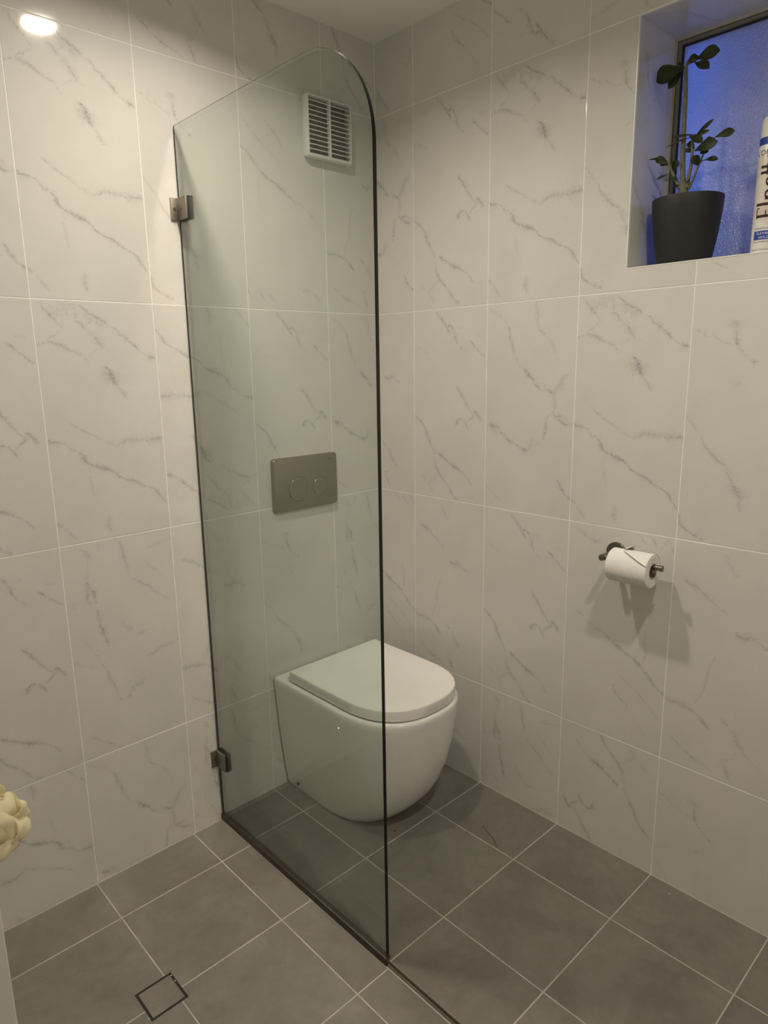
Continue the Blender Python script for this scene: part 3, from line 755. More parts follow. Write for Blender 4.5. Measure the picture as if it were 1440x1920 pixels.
# ------------------------------------------------------------------ exhaust vent
VX0, VX1, VZ0, VZ1 = -0.3065, -0.1300, 2.0330, 2.2060
vt = empty('exhaust_vent', ((VX0 + VX1) / 2, 0, (VZ0 + VZ1) / 2))
tag(vt, 'square white louvred exhaust vent high on the marble wall', 'vent')
w2, h2, dep = (VX1 - VX0) / 2, (VZ1 - VZ0) / 2, 0.030
fw = 0.0065
bm = bmesh.new()
outer = []
for y, i_ in ((-0.0003, 0.004), (-0.009, 0.004), (-0.011, 0.0), (-dep + 0.005, 0.0), (-dep + 0.001, 0.0015), (-dep, 0.004)):
    outer.append([bm.verts.new((a, y, b)) for a, b in rrect(w2 - i_, h2 - i_, 0.006, 4)])
inn = [[bm.verts.new((a, y, b)) for a, b in rrect(w2 - fw, h2 - fw, 0.002, 4)] for y in (-dep, -0.0025)]
loft(bm, outer + inn, cap0=True, cap1=True)
bm_to_obj('frame', bm, M['vent'], vt, smooth=True, angle=0.7)
box('duct', (-w2 + fw, -0.0045, -h2 + fw), (w2 - fw, -0.0026, h2 - fw), M['vent_dark'], vt)
NS = 12; pitch = (2 * h2 - 2 * fw) / NS
bm = bmesh.new()
vsl = [(-w2 + fw, -dep + 0.001, 0.0), (w2 - fw, -dep + 0.001, 0.0), (w2 - fw, -dep + 0.001, 0.0022), (-w2 + fw, -dep + 0.001, 0.0022),
       (-w2 + fw, -dep + 0.016, 0.0075), (w2 - fw, -dep + 0.016, 0.0075), (w2 - fw, -dep + 0.016, 0.0092), (-w2 + fw, -dep + 0.016, 0.0092)]
vv = [bm.verts.new(q) for q in vsl]
for f in ((0, 1, 2, 3), (7, 6, 5, 4), (0, 4, 5, 1), (3, 2, 6, 7), (0, 3, 7, 4), (1, 5, 6, 2)): bm.faces.new([vv[i] for i in f])
s0 = bm_to_obj('slat', bm, M['vent'], vt)
s0.location = (0, 0, -h2 + fw)
for k in range(1, NS):
    o = s0.copy(); link(o, vt); o.location = (0, 0, -h2 + fw + k * pitch)
box('mullion', (-0.0028, -dep - 0.0002, -h2 + fw), (0.0028, -dep + 0.012, h2 - fw), M['vent'], vt)
bm = bmesh.new(); add_cyl(bm, (0.012, -0.0046, -0.03), (0.012, -0.0075, -0.03), 0.05, n=40)
bm_to_obj('fan_hub', bm, M['vent_dark'], vt, smooth=True, angle=0.6)

# ------------------------------------------------------------------ glass shower screen
scr = empty('shower_screen', (GX, -0.38, 0.0))
tag(scr, 'frameless clear glass shower screen with one rounded top corner', 'shower screen')
GT, GY0, GY1, GZ0, GZ1, GR = 0.010, -0.003, -0.7665, 0.003, 2.0352, 0.205
out = [(GY0, GZ0), (GY1, GZ0)]
for i in range(25):
    t = PI / 2 * i / 24
    out.append((GY1 + GR - GR * math.cos(t), GZ1 - GR + GR * math.sin(t)))
out.append((GY0 - 0.004, GZ1)); out.append((GY0, GZ1 - 0.004))
bm = bmesh.new()
ch_ = 0.0012
cen = [Vector(q) for q in out]
ins_ = inset(cen if area2(cen) > 0 else cen[::-1], ch_)
if area2(cen) < 0: ins_ = ins_[::-1]
def fr(i):
    y, z = out[i]
    if i < 2: return 1.0
    if z > GZ1 - GR and y < GY1 + GR: return 0.28 + 0.72 * (1 - (z - (GZ1 - GR)) / GR) ** 0.8
    return 1.0 if y < GY1 + 1e-4 else 0.28
R0 = [bm.verts.new((-GT / 2, q.x + 0.38, q.y)) for q in ins_]
R1 = [bm.verts.new((-GT / 2 + ch_, y + 0.38, z)) for y, z in out]
R2 = [bm.verts.new((-GT / 2 + ch_ + fr(i) * (GT - 2.2 * ch_), y + 0.38, z)) for i, (y, z) in enumerate(out)]
R3 = [bm.verts.new((GT / 2 - ch_, y + 0.38, z)) for y, z in out]
R4 = [bm.verts.new((GT / 2, q.x + 0.38, q.y)) for q in ins_]
n = len(out)
bm.faces.new(R0); bm.faces.new(R4[::-1])
for A_, B_, mi in ((R0, R1, 1), (R1, R2, 1), (R2, R3, 0), (R3, R4, 0)):
    for i in range(n):
        f_ = bm.faces.new((A_[i], B_[i], B_[(i + 1) % n], A_[(i + 1) % n])); f_.material_index = mi
bmesh.ops.recalc_face_normals(bm, faces=bm.faces[:])
me = bpy.data.meshes.new('glass_panel'); bm.to_mesh(me); bm.free()
me.materials.append(M['glass']); me.materials.append(M['glass_edge'])
new_obj('glass_panel', me, None, scr)
def ribbon_box(name, lo, hi, mat, parent, bevel=0.0):
    c = Vector((GX, -0.38, 0.0))
    return box(name, tuple(Vector(lo) - c), tuple(Vector(hi) - c), mat, parent, bevel)
ribbon_box('floor_channel', (GX - 0.0075, GY1 - 0.0005, ZS + 0.0003), (GX + 0.0075, -0.0005, 0.0065), M['bronze'], scr, 0.001)
for z0, z1 in ((1.8005, 1.8565), (0.1785, 0.2345)):
    g0, g1 = GX - GT / 2, GX + GT / 2
    br = ribbon_box('bracket', (-0.7555, -0.0050, z0), (g0 - 0.0001, -0.0002, z1), M['bracket'], scr, 0.0006)
    ribbon_box('glass_leg', (g0 - 0.0065, -0.0540, z0), (g0 - 0.0010, -0.0045, z1), M['bracket'], br, 0.0006)
    ribbon_box('back_plate', (g1 + 0.0010, -0.0545, z0 - 0.001), (g1 + 0.0065, -0.0010, z1 + 0.001), M['bracket'], br, 0.0006)
    ribbon_box('gasket', (g0 - 0.0010, -0.0585, z0 + 0.0005), (g1 + 0.0010, -0.0010, z1 - 0.0005), M['rubber'], br)
    zc = (z0 + z1) / 2
    for p0, p1 in (((-0.7455, -0.0046, zc), (-0.7455, -0.0056, zc)), ((g0 - 0.0062, -0.029, zc), (g0 - 0.0071, -0.029, zc))):
        bm = bmesh.new()
        c = Vector((GX, -0.38, 0.0))
        add_cyl(bm, Vector(p0) - c, Vector(p1) - c, 0.0044, 0.0040, n=20)
        bm_to_obj('screw', bm, M['screw'], br, smooth=True, angle=0.6)

# ------------------------------------------------------------------ toilet roll holder and roll
BX, BZ = -0.072, 0.9090
th = empty('toilet_roll_holder', (0.0, -0.9210, 0.9085))
tag(th, 'dark gunmetal toilet roll holder with round wall plate on the marble wall', 'roll holder')
bm = bmesh.new()
add_lathe(bm, [(0, -0.0002), (0.0270, -0.0002), (0.0272, -0.0060), (0.0262, -0.0072), (0, -0.0074)], (0, 0, 0), 'X', 40)
bm_to_obj('wall_plate', bm, M['gunmetal'], th, smooth=True, angle=0.7)
bm = bmesh.new()
add_lathe(bm, [(0, -0.0070), (0.0085, -0.0070), (0.0085, BX - 0.0095), (0.0080, BX - 0.0105), (0, BX - 0.0105)], (0, 0, 0), 'X', 28)
bm_to_obj('arm', bm, M['gunmetal'], th, smooth=True, angle=0.7)
bm = bmesh.new()
L_ = 0.9210 - 1.0800
add_lathe(bm, [(0, 0.0), (0.0064, 0.0), (0.0064, L_ + 0.012), (0.0055, L_ + 0.0115), (0.0055, L_ + 0.0095), (0.0075, L_ + 0.0090), (0.0078, L_ + 0.0005), (0.0070, L_), (0, L_)], (BX, 0, 0.0005), 'Y', 28)
bm_to_obj('bar', bm, M['gunmetal'], th, smooth=True, angle=0.7)
RR, RC, RZ, RY0, RY1 = 0.0430, 0.0195, 0.9095 + 0.0064 - 0.0193, -0.9480, -1.0560
roll = empty('toilet_roll', (BX, (RY0 + RY1) / 2, RZ - RR))
tag(roll, 'white toilet roll with a loose torn end hanging on the gunmetal bar', 'toilet roll')
hl = (RY0 - RY1) / 2
bm = bmesh.new()
pf = [(RC + 0.001, hl)]
for k in range(8):
    r_ = RC + 0.001 + (RR - RC - 0.004) * (k + 0.5) / 8
    pf += [(r_, hl + 0.0005 * (k % 2))]
pf += [(RR - 0.0015, hl - 0.0003), (RR, hl - 0.002), (RR, -hl + 0.002), (RR - 0.0015, -hl + 0.0003)]
for k in range(8):
    r_ = RR - 0.003 - (RR - RC - 0.004) * (k + 0.5) / 8
    pf += [(r_, -hl - 0.0005 * (k % 2))]
pf += [(RC + 0.001, -hl)]
add_lathe(bm, pf, (0, 0, RR), 'Y', 72, close=True)
bm_to_obj('paper', bm, M['paper'], roll, smooth=True, angle=0.7)
bm = bmesh.new()
add_lathe(bm, [(RC + 0.0012, hl), (RC + 0.0012, -hl), (RC, -hl), (RC, hl)], (0, 0, RR), 'Y', 40, close=True)
bm_to_obj('core', bm, M['card'], roll, smooth=True, angle=0.7)
# loose end: wraps over the top, its torn edge runs diagonally, one corner stands up
bm = bmesh.new()
NU, NV = 14, 24
def sheet_pt(s, t, th_):
    y = hl * 0.34 - (hl * 1.34 - 0.0008) * s
    end = math.radians(108 + 44 * s ** 0.8)      # how far the sheet reaches over the top to the front
    a = math.radians(20) + (end - math.radians(20)) * t
    k = max(0.0, t - 0.66) / 0.34
    r_ = RR + 0.0005 + 0.0058 * k * k * (0.35 + 0.65 * math.sin(PI * (0.12 + 0.76 * s))) + th_
    return Vector((r_ * math.cos(a), y, RR + r_ * math.sin(a)))       # 0 deg = wall, 90 = up, 180 = room
gr = [[[bm.verts.new(sheet_pt(i / NU, j / NV, th_)) for j in range(NV + 1)] for i in range(NU + 1)] for th_ in (0.0, 0.0004)]
for i in range(NU):
    for j in range(NV):
        bm.faces.new((gr[1][i][j], gr[1][i][j + 1], gr[1][i + 1][j + 1], gr[1][i + 1][j]))
        bm.faces.new((gr[0][i][j], gr[0][i + 1][j], gr[0][i + 1][j + 1], gr[0][i][j + 1]))
for i in range(NU):
    for j in (0, NV):
        bm.faces.new((gr[0][i][j], gr[1][i][j], gr[1][i + 1][j], gr[0][i + 1][j]))
for j in range(NV):
    for i in (0, NU):
        bm.faces.new((gr[0][i][j], gr[0][i][j + 1], gr[1][i][j + 1], gr[1][i][j]))
# the torn corner that stands up
tip = [sheet_pt(0.0, 0.45, 0.0002), sheet_pt(0.0, 1.0, 0.0002), sheet_pt(0.34, 0.55, 0.0002) + Vector((-0.004, 0.004, 0.0165)), sheet_pt(0.24, 0.55, 0.0002)]
mid = (tip[0] + tip[1] + tip[2]) / 3 + Vector((-0.003, 0.003, 0.004))
q = [bm.verts.new(v) for v in tip]; mq = bm.verts.new(mid)
for i_, j_ in ((0, 1), (1, 2), (2, 0)): bm.faces.new((q[i_], q[j_], mq))
bm.faces.new((q[0], q[2], q[3]))
bm_to_obj('loose_sheet', bm, M['paper'], roll, smooth=True, angle=0.9)

# ------------------------------------------------------------------ window
win = struct(empty('window_1', (WDEP, (WY0 + WY1) / 2, WZ0)))
wy2 = (WY0 - WY1) / 2; wh = WZ1 - WZ0
def frame_ring(name, x0, x1, o_, i_, mat, parent, bev=0.0):
    bm = bmesh.new()
    y, z0, z1 = wy2 - o_, o_, wh - o_
    yi, zi0, zi1 = wy2 - i_, i_, wh - i_
    add_box(bm, (x0, yi, z0), (x1, y, z1), bev); add_box(bm, (x0, -y, z0), (x1, -yi, z1), bev)
    add_box(bm, (x0, -yi, z0), (x1, yi, zi0), bev); add_box(bm, (x0, -yi, zi1), (x1, yi, z1), bev)
    return bm_to_obj(name, bm, mat, parent)
frame_ring('caulk_bead', -0.004, 0.006, 0.0, 0.0055, M['caulk'], win)
frame_ring('gasket', 0.003, 0.010, 0.0055, 0.0075, M['alu_dark'], win)
frame_ring('window_frame', -0.001, 0.040, 0.0075, 0.0150, M['alu'], win)
frame_ring('sash', 0.006, 0.030, 0.0150, 0.0185, M['alu_dark'], win)
box('pane', (0.011, -wy2 + 0.017, 0.017), (0.015, wy2 - 0.017, wh - 0.017), M['pane'], win)

# ------------------------------------------------------------------ plant in its pot
PX, PY = 0.095, -1.003
pot = empty('plant_pot', (PX, PY, WZ0))
tag(pot, 'matte charcoal tapered plant pot on the window sill', 'pot')
bm = bmesh.new()
add_lathe(bm, [(0, 0.0002), (0.056, 0.0002), (0.0595, 0.003), (0.0640, 0.020), (0.0705, 0.055), (0.0760, 0.095), (0.0798, 0.130), (0.0812, 0.1545),
               (0.0806, 0.1570), (0.0782, 0.1572), (0.0775, 0.1550), (0.0760, 0.130), (0.0, 0.130)], (0, 0, 0), 'Z', 64)
bm_to_obj('pot_body', bm, M['pot'], pot, smooth=True, angle=0.9)
bm = bmesh.new()
add_lathe(bm, [(0.0757, 0.131), (0.0757, 0.1380), (0.055, 0.1440), (0.03, 0.1475), (0, 0.1490)], (0, 0, 0), 'Z', 40)
bm_to_obj('soil', bm, M['soil'], pot, smooth=True, angle=0.9)

LEAVES = [((0.095, -0.9728, 2.0909), (0.07, -0.9187, 2.0676), 0.0421), ((0.095, -0.9698, 2.0856), (0.075, -0.9461, 2.047), 0.0169), ((0.095, -0.9757, 2.0978), (0.1, -1.0024, 2.107), 0.0176), ((0.095, -0.9989, 2.101), (0.09, -1.0553, 2.1011), 0.0253), ((0.095, -0.9961, 2.0948), (0.08, -1.0378, 2.0658), 0.0183), ((0.095, -0.9692, 2.0935), (0.1, -0.9564, 2.1079), 0.0091), ((0.09, -1.0077, 1.9276), (0.1, -1.0481, 1.962), 0.0077), ((0.09, -1.0059, 1.9296), (0.08, -1.05, 1.9344), 0.007), ((0.09, -1.007, 1.9372), (0.07, -0.9676, 1.9356), 0.0056), ((0.09, -1.0074, 1.9314), (0.075, -0.9501, 1.9167), 0.0049), ((0.09, -0.9968, 1.9364), (0.08, -1.0349, 1.9101), 0.0162), ((0.09, -1.0133, 1.8994), (0.075, -1.0732, 1.9029), 0.0218), ((0.1, -1.0271, 1.9076), (0.11, -1.0485, 1.9219), 0.0176), ((0.1, -1.0547, 1.9217), (0.105, -1.0965, 1.9267), 0.0155), ((0.1, -1.0329, 1.8763), (0.11, -1.0612, 1.8745), 0.0112), ((0.1, -1.0213, 1.8659), (0.085, -1.0121, 1.8883), 0.0169), ((0.09, -1.0129, 1.9042), (0.1, -0.9935, 1.9247), 0.014), ((0.09, -1.0049, 1.898), (0.08, -0.9958, 1.9062), 0.0105), ((0.1, -1.0232, 1.8926), (0.09, -1.043, 1.9038), 0.0162), ((0.08, -0.9584, 1.8788), (0.07, -0.9276, 1.8973), 0.0147), ((0.08, -0.9486, 1.8913), (0.065, -0.9129, 1.8956), 0.0042), ((0.08, -0.9582, 1.8772), (0.085, -0.9344, 1.8862), 0.0119), ((0.08, -0.9684, 1.8637), (0.075, -0.981, 1.8836), 0.0147), ((0.08, -0.9582, 1.8576), (0.07, -0.9328, 1.8475), 0.0056), ((0.085, -0.9817, 1.8341), (0.08, -0.9676, 1.8492), 0.0091), ((0.085, -0.9846, 1.8287), (0.07, -0.9776, 1.8212), 0.0056), ((0.09, -0.9978, 1.8328), (0.08, -1.011, 1.8327), 0.0077)]
STEMS = [([(0.09, -0.9922, 1.8149), (0.09, -0.9885, 1.8548), (0.09, -0.9855, 1.9039), (0.09, -0.9835, 1.9681), (0.09, -0.9814, 2.0408), (0.09, -0.9781, 2.0943)], [0.0068, 0.006, 0.0055, 0.005, 0.0046, 0.0036]), ([(0.088, -0.9876, 1.8171), (0.085, -0.9749, 1.8403), (0.082, -0.9638, 1.8649), (0.08, -0.9564, 1.8825)], [0.005, 0.0042, 0.0036, 0.0026]), ([(0.09, -1.0005, 1.8199), (0.09, -1.0038, 1.8453), (0.09, -1.0075, 1.8767), (0.09, -1.0063, 1.9279)], [0.005, 0.0042, 0.0036, 0.0026]), ([(0.092, -1.0034, 1.8164), (0.095, -1.0111, 1.8349), (0.1, -1.0217, 1.869), (0.1, -1.0385, 1.9098)], [0.0036, 0.003, 0.0024, 0.0018]), ([(0.1, -1.0297, 1.896), (0.1, -1.0417, 1.9122), (0.1, -1.0547, 1.9217)], [0.0018, 0.0016, 0.0013]), ([(0.1, -1.0222, 1.8705), (0.1, -1.0279, 1.8757), (0.1, -1.0339, 1.8767)], [0.0016, 0.0014, 0.0012]), ([(0.095, -0.9758, 2.0962), (0.095, -0.9891, 2.0984), (0.095, -0.9996, 2.1008)], [0.003, 0.002, 0.0015])]
plant = empty('succulent_plant', (PX, PY, WZ0 + 0.148))
tag(plant, 'spindly green succulent with one tall bare stem and leafy side shoots', 'plant')
po = Vector((PX, PY, WZ0 + 0.148))
bm = bmesh.new()
add_tube(bm, smooth_path([Vector((0.093, -0.9945, 1.786)) - po, Vector((0.092, -0.9938, 1.800)) - po, Vector((0.091, -0.9925, 1.814)) - po, Vector((0.09, -0.991, 1.832)) - po], 4),
         [0.0150, 0.0148, 0.0143, 0.0138, 0.0132, 0.0126, 0.0120, 0.0115, 0.0108, 0.0098, 0.0088, 0.0078, 0.0066], n=16)
bm_to_obj('trunk', bm, M['stem'], plant, smooth=True, angle=0.9)
for pts, rads in STEMS:
    bm = bmesh.new()
    P_ = smooth_path([Vector(q) - po for q in pts], 5)
    rr = []
    for i in range(len(P_)):
        f = i / (len(P_) - 1) * (len(rads) - 1); k = min(int(f), len(rads) - 2)
        rr.append(rads[k] + (rads[k + 1] - rads[k]) * (f - k))
    add_tube(bm, P_, rr, n=10)
    bm_to_obj('stem', bm, M['stem'], plant, smooth=True, angle=0.9)
lr = random.Random(11)
CAMDIR = Vector((-0.88, -0.40, -0.25)).normalized()
for base, tip, wd in LEAVES:
    wd *= 1.25
    b_, t_ = Vector(base) - po, Vector(tip) - po
    ax = (t_ - b_); Ln = ax.length; ax.normalize()
    nrm = Vector((-0.80 + lr.uniform(-.2, .2), -0.40 + lr.uniform(-.2, .2), 0.15 + lr.uniform(-.25, .3)))
    nrm = (nrm - ax * nrm.dot(ax)).normalized(); sd = ax.cross(nrm)
    bm = bmesh.new(); rows = []
    N_ = 8
    for i in range(N_ + 1):
        t = i / N_
        wv = wd / 2 * (math.sin(PI * min(1, t ** 1.75 * 0.975 + 0.012)) ** 0.66)
        wv = max(wv, wd * 0.035)
        c = b_ + ax * (Ln * t) + nrm * (0.10 * Ln * math.sin(PI * t * 0.9))
        rows.append([bm.verts.new(c - sd * wv + nrm * wv * 0.28), bm.verts.new(c), bm.verts.new(c + sd * wv + nrm * wv * 0.28)])
    for A, B in zip(rows, rows[1:]):
        for k in range(2): bm.faces.new((A[k], A[k + 1], B[k + 1], B[k]))
    bmesh.ops.solidify(bm, geom=bm.faces[:], thickness=0.0006)
    bm_to_obj('leaf', bm, M['leaf'], plant, smooth=True, angle=1.2)

# ------------------------------------------------------------------ hairspray can
HX, HY, HR = 0.066, -1.1935, 0.0262
can = empty('hairspray_can', (HX, HY, WZ0))
tag(can, 'tall white and blue hairspray can on the window sill beside the charcoal pot', 'spray can')
bm = bmesh.new()
add_lathe(bm, [(0, 0.0002), (HR - 0.003, 0.0002), (HR - 0.0006, 0.002), (HR, 0.005), (HR, 0.226), (HR - 0.0005, 0.228), (0, 0.228)], (0, 0, 0), 'Z', 56)
bm_to_obj('can_body', bm, M['can_white'], can, smooth=True, angle=0.7)
bm = bmesh.new()
add_lathe(bm, [(0, 0.2275), (HR - 0.0003, 0.2275), (HR - 0.0003, 0.243), (0, 0.243)], (0, 0, 0), 'Z', 56)
bm_to_obj('blue_band', bm, M['can_blue'], can, smooth=True, angle=0.7)
bm = bmesh.new()
add_lathe(bm, [(0, 0.2425), (HR - 0.0012, 0.2425), (HR - 0.0018, 0.268), (HR - 0.0032, 0.2815), (HR - 0.006, 0.2855), (0, 0.2865)], (0, 0, 0), 'Z', 56)
cap = bm_to_obj('cap', bm, M['can_cap'], can, smooth=True, angle=0.7)
TH0 = math.atan2(-1.7835 - HY, -1.68611 - HX)          # the print faces the doorway
def wrap(name, me, r, mat, parent, fx, fz):
    """bend a flat print mesh round the can: fx gives arc metres (positive = viewer's right), fz height"""
    for v in me.vertices:
        a = TH0 + fx(v.co) / r
        v.co = (r * math.cos(a), r * math.sin(a), fz(v.co))
    me.materials.clear()
    return new_obj(name, me, mat, parent)
def text_mesh(body, size, spacing=1.0, offset=0.0, shear=0.0):
    cu = bpy.data.curves.new('print', 'FONT'); cu.body = body; cu.size = size
    cu.space_character = spacing; cu.offset = offset; cu.shear = shear
    cu.align_x = 'LEFT'; cu.resolution_u = 3
    o = bpy.data.objects.new('print', cu); COL.objects.link(o)
    me = bpy.data.meshes.new_from_object(o.evaluated_get(bpy.context.evaluated_depsgraph_get()))
    bpy.data.objects.remove(o); bpy.data.curves.remove(cu)
    bm = bmesh.new(); bm.from_mesh(me)
    bmesh.ops.triangulate(bm, faces=bm.faces[:])
    bmesh.ops.subdivide_edges(bm, edges=[e for e in bm.edges if e.calc_length() > size * 0.25], cuts=2)
    bm.to_mesh(me); bm.free()
    return me
rp = HR + 0.00025
def extents(me, i):
    c = [v.co[i] for v in me.vertices]; return min(c), max(c)
# brand name reading upwards: stroked serif letters on a unit grid, x along the word, y up
def quad(bm, x0, y0, x1, y1, w):
    d = Vector((x1 - x0, y1 - y0)); nrm = Vector((-d.y, d.x)).normalized() * w / 2
    k = max(1, int(d.length / 0.12)); prev = None
    for i in range(k + 1):
        c = Vector((x0, y0)) + d * i / k
        cur = (bm.verts.new((c.x + nrm.x, c.y + nrm.y, 0)), bm.verts.new((c.x - nrm.x, c.y - nrm.y, 0)))
        if prev: bm.faces.new((prev[0], cur[0], cur[1], prev[1]))
        prev = cur
def arcs(bm, cx_, cy_, rx, ry, a0, a1, wmin, wmax, k=20):
    prev = None
    for i in range(k + 1):
        a = math.radians(a0 + (a1 - a0) * i / k)
        w = wmin + (wmax - wmin) * abs(math.cos(a))
        c, s = math.cos(a), math.sin(a)
        cur = (bm.verts.new((cx_ + (rx + w / 2) * c, cy_ + (ry + w / 2) * s, 0)), bm.verts.new((cx_ + (rx - w / 2) * c, cy_ + (ry - w / 2) * s, 0)))
        if prev: bm.faces.new((prev[0], cur[0], cur[1], prev[1]))
        prev = cur
bm = bmesh.new()
TK, TN = 0.155, 0.058
quad(bm, 0.12, 0, 0.12, 1, TK); quad(bm, 0, 0, 0.58, 0, TN); quad(bm, 0, 1, 0.56, 1, TN); quad(bm, 0.12, 0.52, 0.44, 0.52, TN)
quad(bm, 0.58, 0, 0.62, 0.2, TN); quad(bm, 0.55, 0.84, 0.58, 1, TN)
x = 0.78; quad(bm, x, 0, x, 1.08, TK); quad(bm, x - 0.1, 0, x + 0.1, 0, TN)
x = 1.10; quad(bm, x, 0, x, 0.62, TK); arcs(bm, x + 0.22, 0.38, 0.22, 0.24, 180, 0, TN, TK); quad(bm, x + 0.44, 0, x + 0.44, 0.38, TK); quad(bm, x - 0.1, 0, x + 0.1, 0, TN); quad(bm, x + 0.34, 0, x + 0.54, 0, TN)
x = 2.02; arcs(bm, x, 0.31, 0.25, 0.31, 10, 320, TN, TK); quad(bm, x - 0.25, 0.34, x + 0.25, 0.34, TN)
for x in (2.52, 2.84):
    quad(bm, x, 0.08, x, 0.98, TK); quad(bm, x - 0.14, 0.62, x + 0.2, 0.62, TN); arcs(bm, x + 0.1, 0.1, 0.1, 0.1, 180, 300, TN, TK * .8, 8)
me = bpy.data.meshes.new('brand_lettering'); bm.to_mesh(me); bm.free()
SC = 0.112 / 3.0
wrap('brand_lettering', me, rp, M['ink'], can, lambda c: 0.0178 - c.y * 0.0384, lambda c: 0.076 + c.x * SC)
def small_text(name, body, size, z, x0, mat, spacing=1.0, r_=None, offset=0.0):
    me = text_mesh(body, size, spacing, offset)
    return wrap(name, me, r_ or rp, mat, can, lambda c: x0 + c.x, lambda c: z + c.y)
small_text('maker_lettering', "L'ORÉAL", 0.0150, 0.2065, -0.0345, M['ink'])
small_text('maker_subline', 'PARIS', 0.0052, 0.2010, -0.010, M['ink'], 1.3)
small_text('print_line', 'DIFFUSION HAIR', 0.0046, 0.0535, -0.0225, M['ink'])
small_text('print_line', 'FOR VITAMIN B', 0.0046, 0.0255, -0.0245, M['ink'], 1.05)
small_text('print_line', 'MADE BY THE STRONG', 0.0036, 0.0095, -0.0255, M['ink'])
bm = bmesh.new()
prev = None
for i in range(20):
    a = -0.0235 + 0.052 * i / 19
    cur = (bm.verts.new((a, 0.0315, 0)), bm.verts.new((a, 0.0500, 0)))
    if prev: bm.faces.new((prev[0], cur[0], cur[1], prev[1]))
    prev = cur
me = bpy.data.meshes.new('hold_band'); bm.to_mesh(me); bm.free()
wrap('hold_band', me, HR + 0.0002, M['can_blue'], can, lambda c: c.x, lambda c: c.y)
small_text('hold_lettering', 'FLEXIBLE', 0.0072, 0.0422, -0.0170, M['ink_white'], 1.05, HR + 0.0005)
small_text('hold_lettering', 'HOLD', 0.0072, 0.0338, -0.0125, M['ink_white'], 1.05, HR + 0.0005)
bm = bmesh.new()
for k, (x0, z0, x1, z1) in enumerate(((-0.009, 0.2755, 0.004, 0.2785), (-0.006, 0.269, -0.001, 0.2735))):
    pv = None
    for i in range(5):
        a = x0 + (x1 - x0) * i / 4
        cu_ = (bm.verts.new((a, z0, 0)), bm.verts.new((a, z1, 0)))
        if pv: bm.faces.new((pv[0], cu_[0], cu_[1], pv[1]))
        pv = cu_
me = bpy.data.meshes.new('nozzle_slot'); bm.to_mesh(me); bm.free()
wrap('nozzle_slot', me, HR - 0.0016, M['ink'], cap, lambda c: c.x, lambda c: c.y)

# ------------------------------------------------------------------ bath pouf on the left wall
PC = Vector((-1.547, -0.955, 0.895))
pouf = empty('bath_pouf', tuple(PC))
tag(pouf, 'cream yellow mesh bath pouf of ruffled netting beside the door lining', 'bath pouf')
pr = random.Random(7)
bm = bmesh.new()
NL = 34
for k in range(NL):                      # bow-like loops of netting puffing out from the middle
    ph = k * 2.399963; zc = 1 - 2 * (k + 0.5) / NL
    dr_ = Vector((math.sqrt(1 - zc * zc) * math.cos(ph), math.sqrt(1 - zc * zc) * math.sin(ph), zc))
    sd = Matrix.Rotation(pr.uniform(0, PI), 3, dr_) @ dr_.orthogonal().normalized(); up = dr_.cross(sd)
    R_ = 0.0475 * pr.uniform(0.86, 1.06); op = 0.013 * pr.uniform(0.8, 1.2); wd_ = 0.0165 * pr.uniform(0.85, 1.15)
    rows = []
    for i in range(17):
        a = PI * i / 16
        out_ = R_ * (0.12 + 0.88 * math.sin(a) ** 0.55); off_ = op * math.cos(a) * (0.4 + 0.8 * math.sin(a))
        row = []
        for j in range(9):
            s = j / 8 * 2 - 1
            w_ = wd_ * (0.35 + 0.65 * math.sin(a))
            cup = -0.0045 * s * s * math.sin(a) + 0.0014 * math.sin(4.2 * s + 3 * a + k)
            row.append(bm.verts.new(dr_ * (out_ + cup) + up * off_ * (1 + 0.25 * s * s) + sd * (w_ * s)))
        rows.append(row)
    for A, B in zip(rows, rows[1:]):
        for j in range(8): bm.faces.new((A[j], A[j + 1], B[j + 1], B[j]))
    for j in (0, 8):
        add_tube(bm, [r_[j].co.copy() for r_ in rows], 0.0007, n=5)
bm_to_obj('netting', bm, M['pouf'], pouf, smooth=True)
bm = bmesh.new()
add_tube(bm, smooth_path([Vector((0, 0, 0.02)), Vector((-0.014, 0.004, 0.10)), Vector((-0.036, 0.002, 0.22)), Vector((-0.040, 0, 0.235)), Vector((-0.046, -0.004, 0.22)), Vector((-0.030, -0.006, 0.10)), Vector((0, 0, 0.02))], 5), 0.0014, n=6)
bm_to_obj('cord', bm, M['pouf'], pouf, smooth=True)
hk = empty('wall_hook', (LEFT, -0.955, 1.125))
tag(hk, 'small gunmetal wall hook holding the cream bath pouf cord', 'hook')
bm = bmesh.new(); add_lathe(bm, [(0, 0.0002), (0.013, 0.0002), (0.013, 0.005), (0, 0.005)], (0, 0, 0), 'X', 24)
bm_to_obj('hook_plate', bm, M['gunmetal'], hk, smooth=True, angle=0.7)
bm = bmesh.new(); add_tube(bm, smooth_path([Vector((0.004, 0, 0)), Vector((0.016, 0, -0.002)), Vector((0.024, 0, 0.004)), Vector((0.027, 0, 0.014))], 5), 0.003, n=10)
bm_to_obj('hook_peg', bm, M['gunmetal'], hk, smooth=True, angle=0.9)

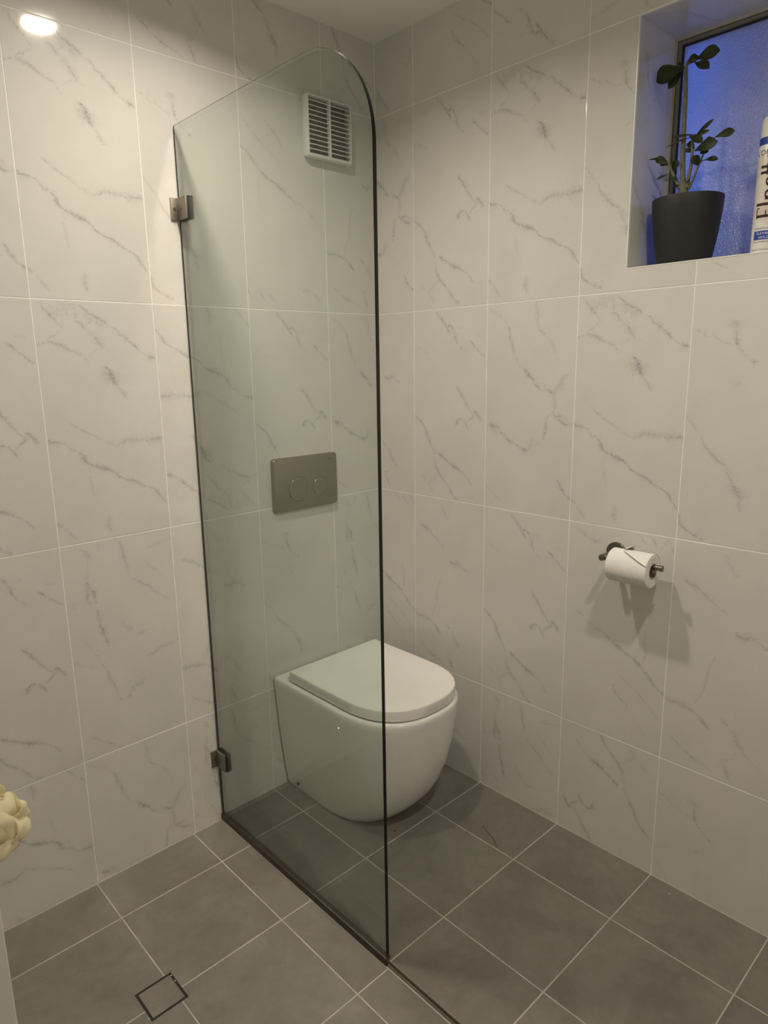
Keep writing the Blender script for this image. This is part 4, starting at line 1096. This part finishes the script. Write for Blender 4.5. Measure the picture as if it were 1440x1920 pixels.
# ------------------------------------------------------------------ recessed downlights
for nm, (lx, ly), lab in (('downlight', (-0.850, -0.545), 'round recessed ceiling downlight above the shower drain'),
                          ('downlight', (-0.850, -1.640), 'round recessed ceiling downlight beside the doorway')):
    d = empty(nm, (lx, ly, CEIL))
    tag(d, lab, 'downlight', 'ceiling downlights')
    bm = bmesh.new()
    add_lathe(bm, [(0.0470, -0.0002), (0.0550, -0.0002), (0.0545, -0.0025), (0.0480, -0.0040), (0.0470, -0.0030)], (0, 0, 0), 'Z', 48, close=True)
    bm_to_obj('trim_ring', bm, M['trim_white'], d, smooth=True, angle=0.7)
    bm = bmesh.new(); add_lathe(bm, [(0, -0.0004), (0.0470, -0.0004), (0.0470, -0.0010), (0, -0.0010)], (0, 0, 0), 'Z', 48)
    bm_to_obj('diffuser', bm, M['lamp'], d)
    L = bpy.data.lights.new('downlight_lamp', 'AREA'); L.shape = 'DISK'; L.size = 0.084
    L.energy = LAMP_POWER; L.color = LAMP_COLOR; L.spread = math.radians(150)
    lo = bpy.data.objects.new('lamp', L); link(lo, d); lo.location = (0, 0, -0.0045)

# ------------------------------------------------------------------ small marks on the floor
fl = empty('hair_strand', (-0.195, -0.664, 0.0))
bm = bmesh.new()
add_tube(bm, smooth_path([(0.022, 0.045, 0.0008), (0.006, 0.010, 0.0008), (-0.004, -0.016, 0.0008), (-0.024, -0.045, 0.0008)], 5), 0.0006, n=5)
bm_to_obj('strand', bm, M['debris'], fl, smooth=True)
tag(fl, 'thin dark hair lying on the grey floor tile beside the toilet', 'hair')
bm = bmesh.new(); add_lathe(bm, [(0, 0.0), (0.0022, 0.0002), (0.0026, 0.0014), (0.0012, 0.0026), (0, 0.0028)], (0, 0, 0), 'Z', 10)
fk = bm_to_obj('dirt_fleck', bm, M['debris'], None, smooth=True); fk.location = (-0.387, -0.4455, 0.0001)
tag(fk, 'tiny dark fleck on the grey floor in front of the toilet', 'fleck')
bm = bmesh.new(); add_lathe(bm, [(0, 0.0), (0.0016, 0.0002), (0.0018, 0.0010), (0, 0.0016)], (0, 0, 0), 'Z', 10)
fk = bm_to_obj('white_fleck', bm, M['grout'], None, smooth=True); fk.location = (-0.0346, -1.1445, 0.0001)
tag(fk, 'tiny white fleck on the grey floor against the window wall', 'fleck')
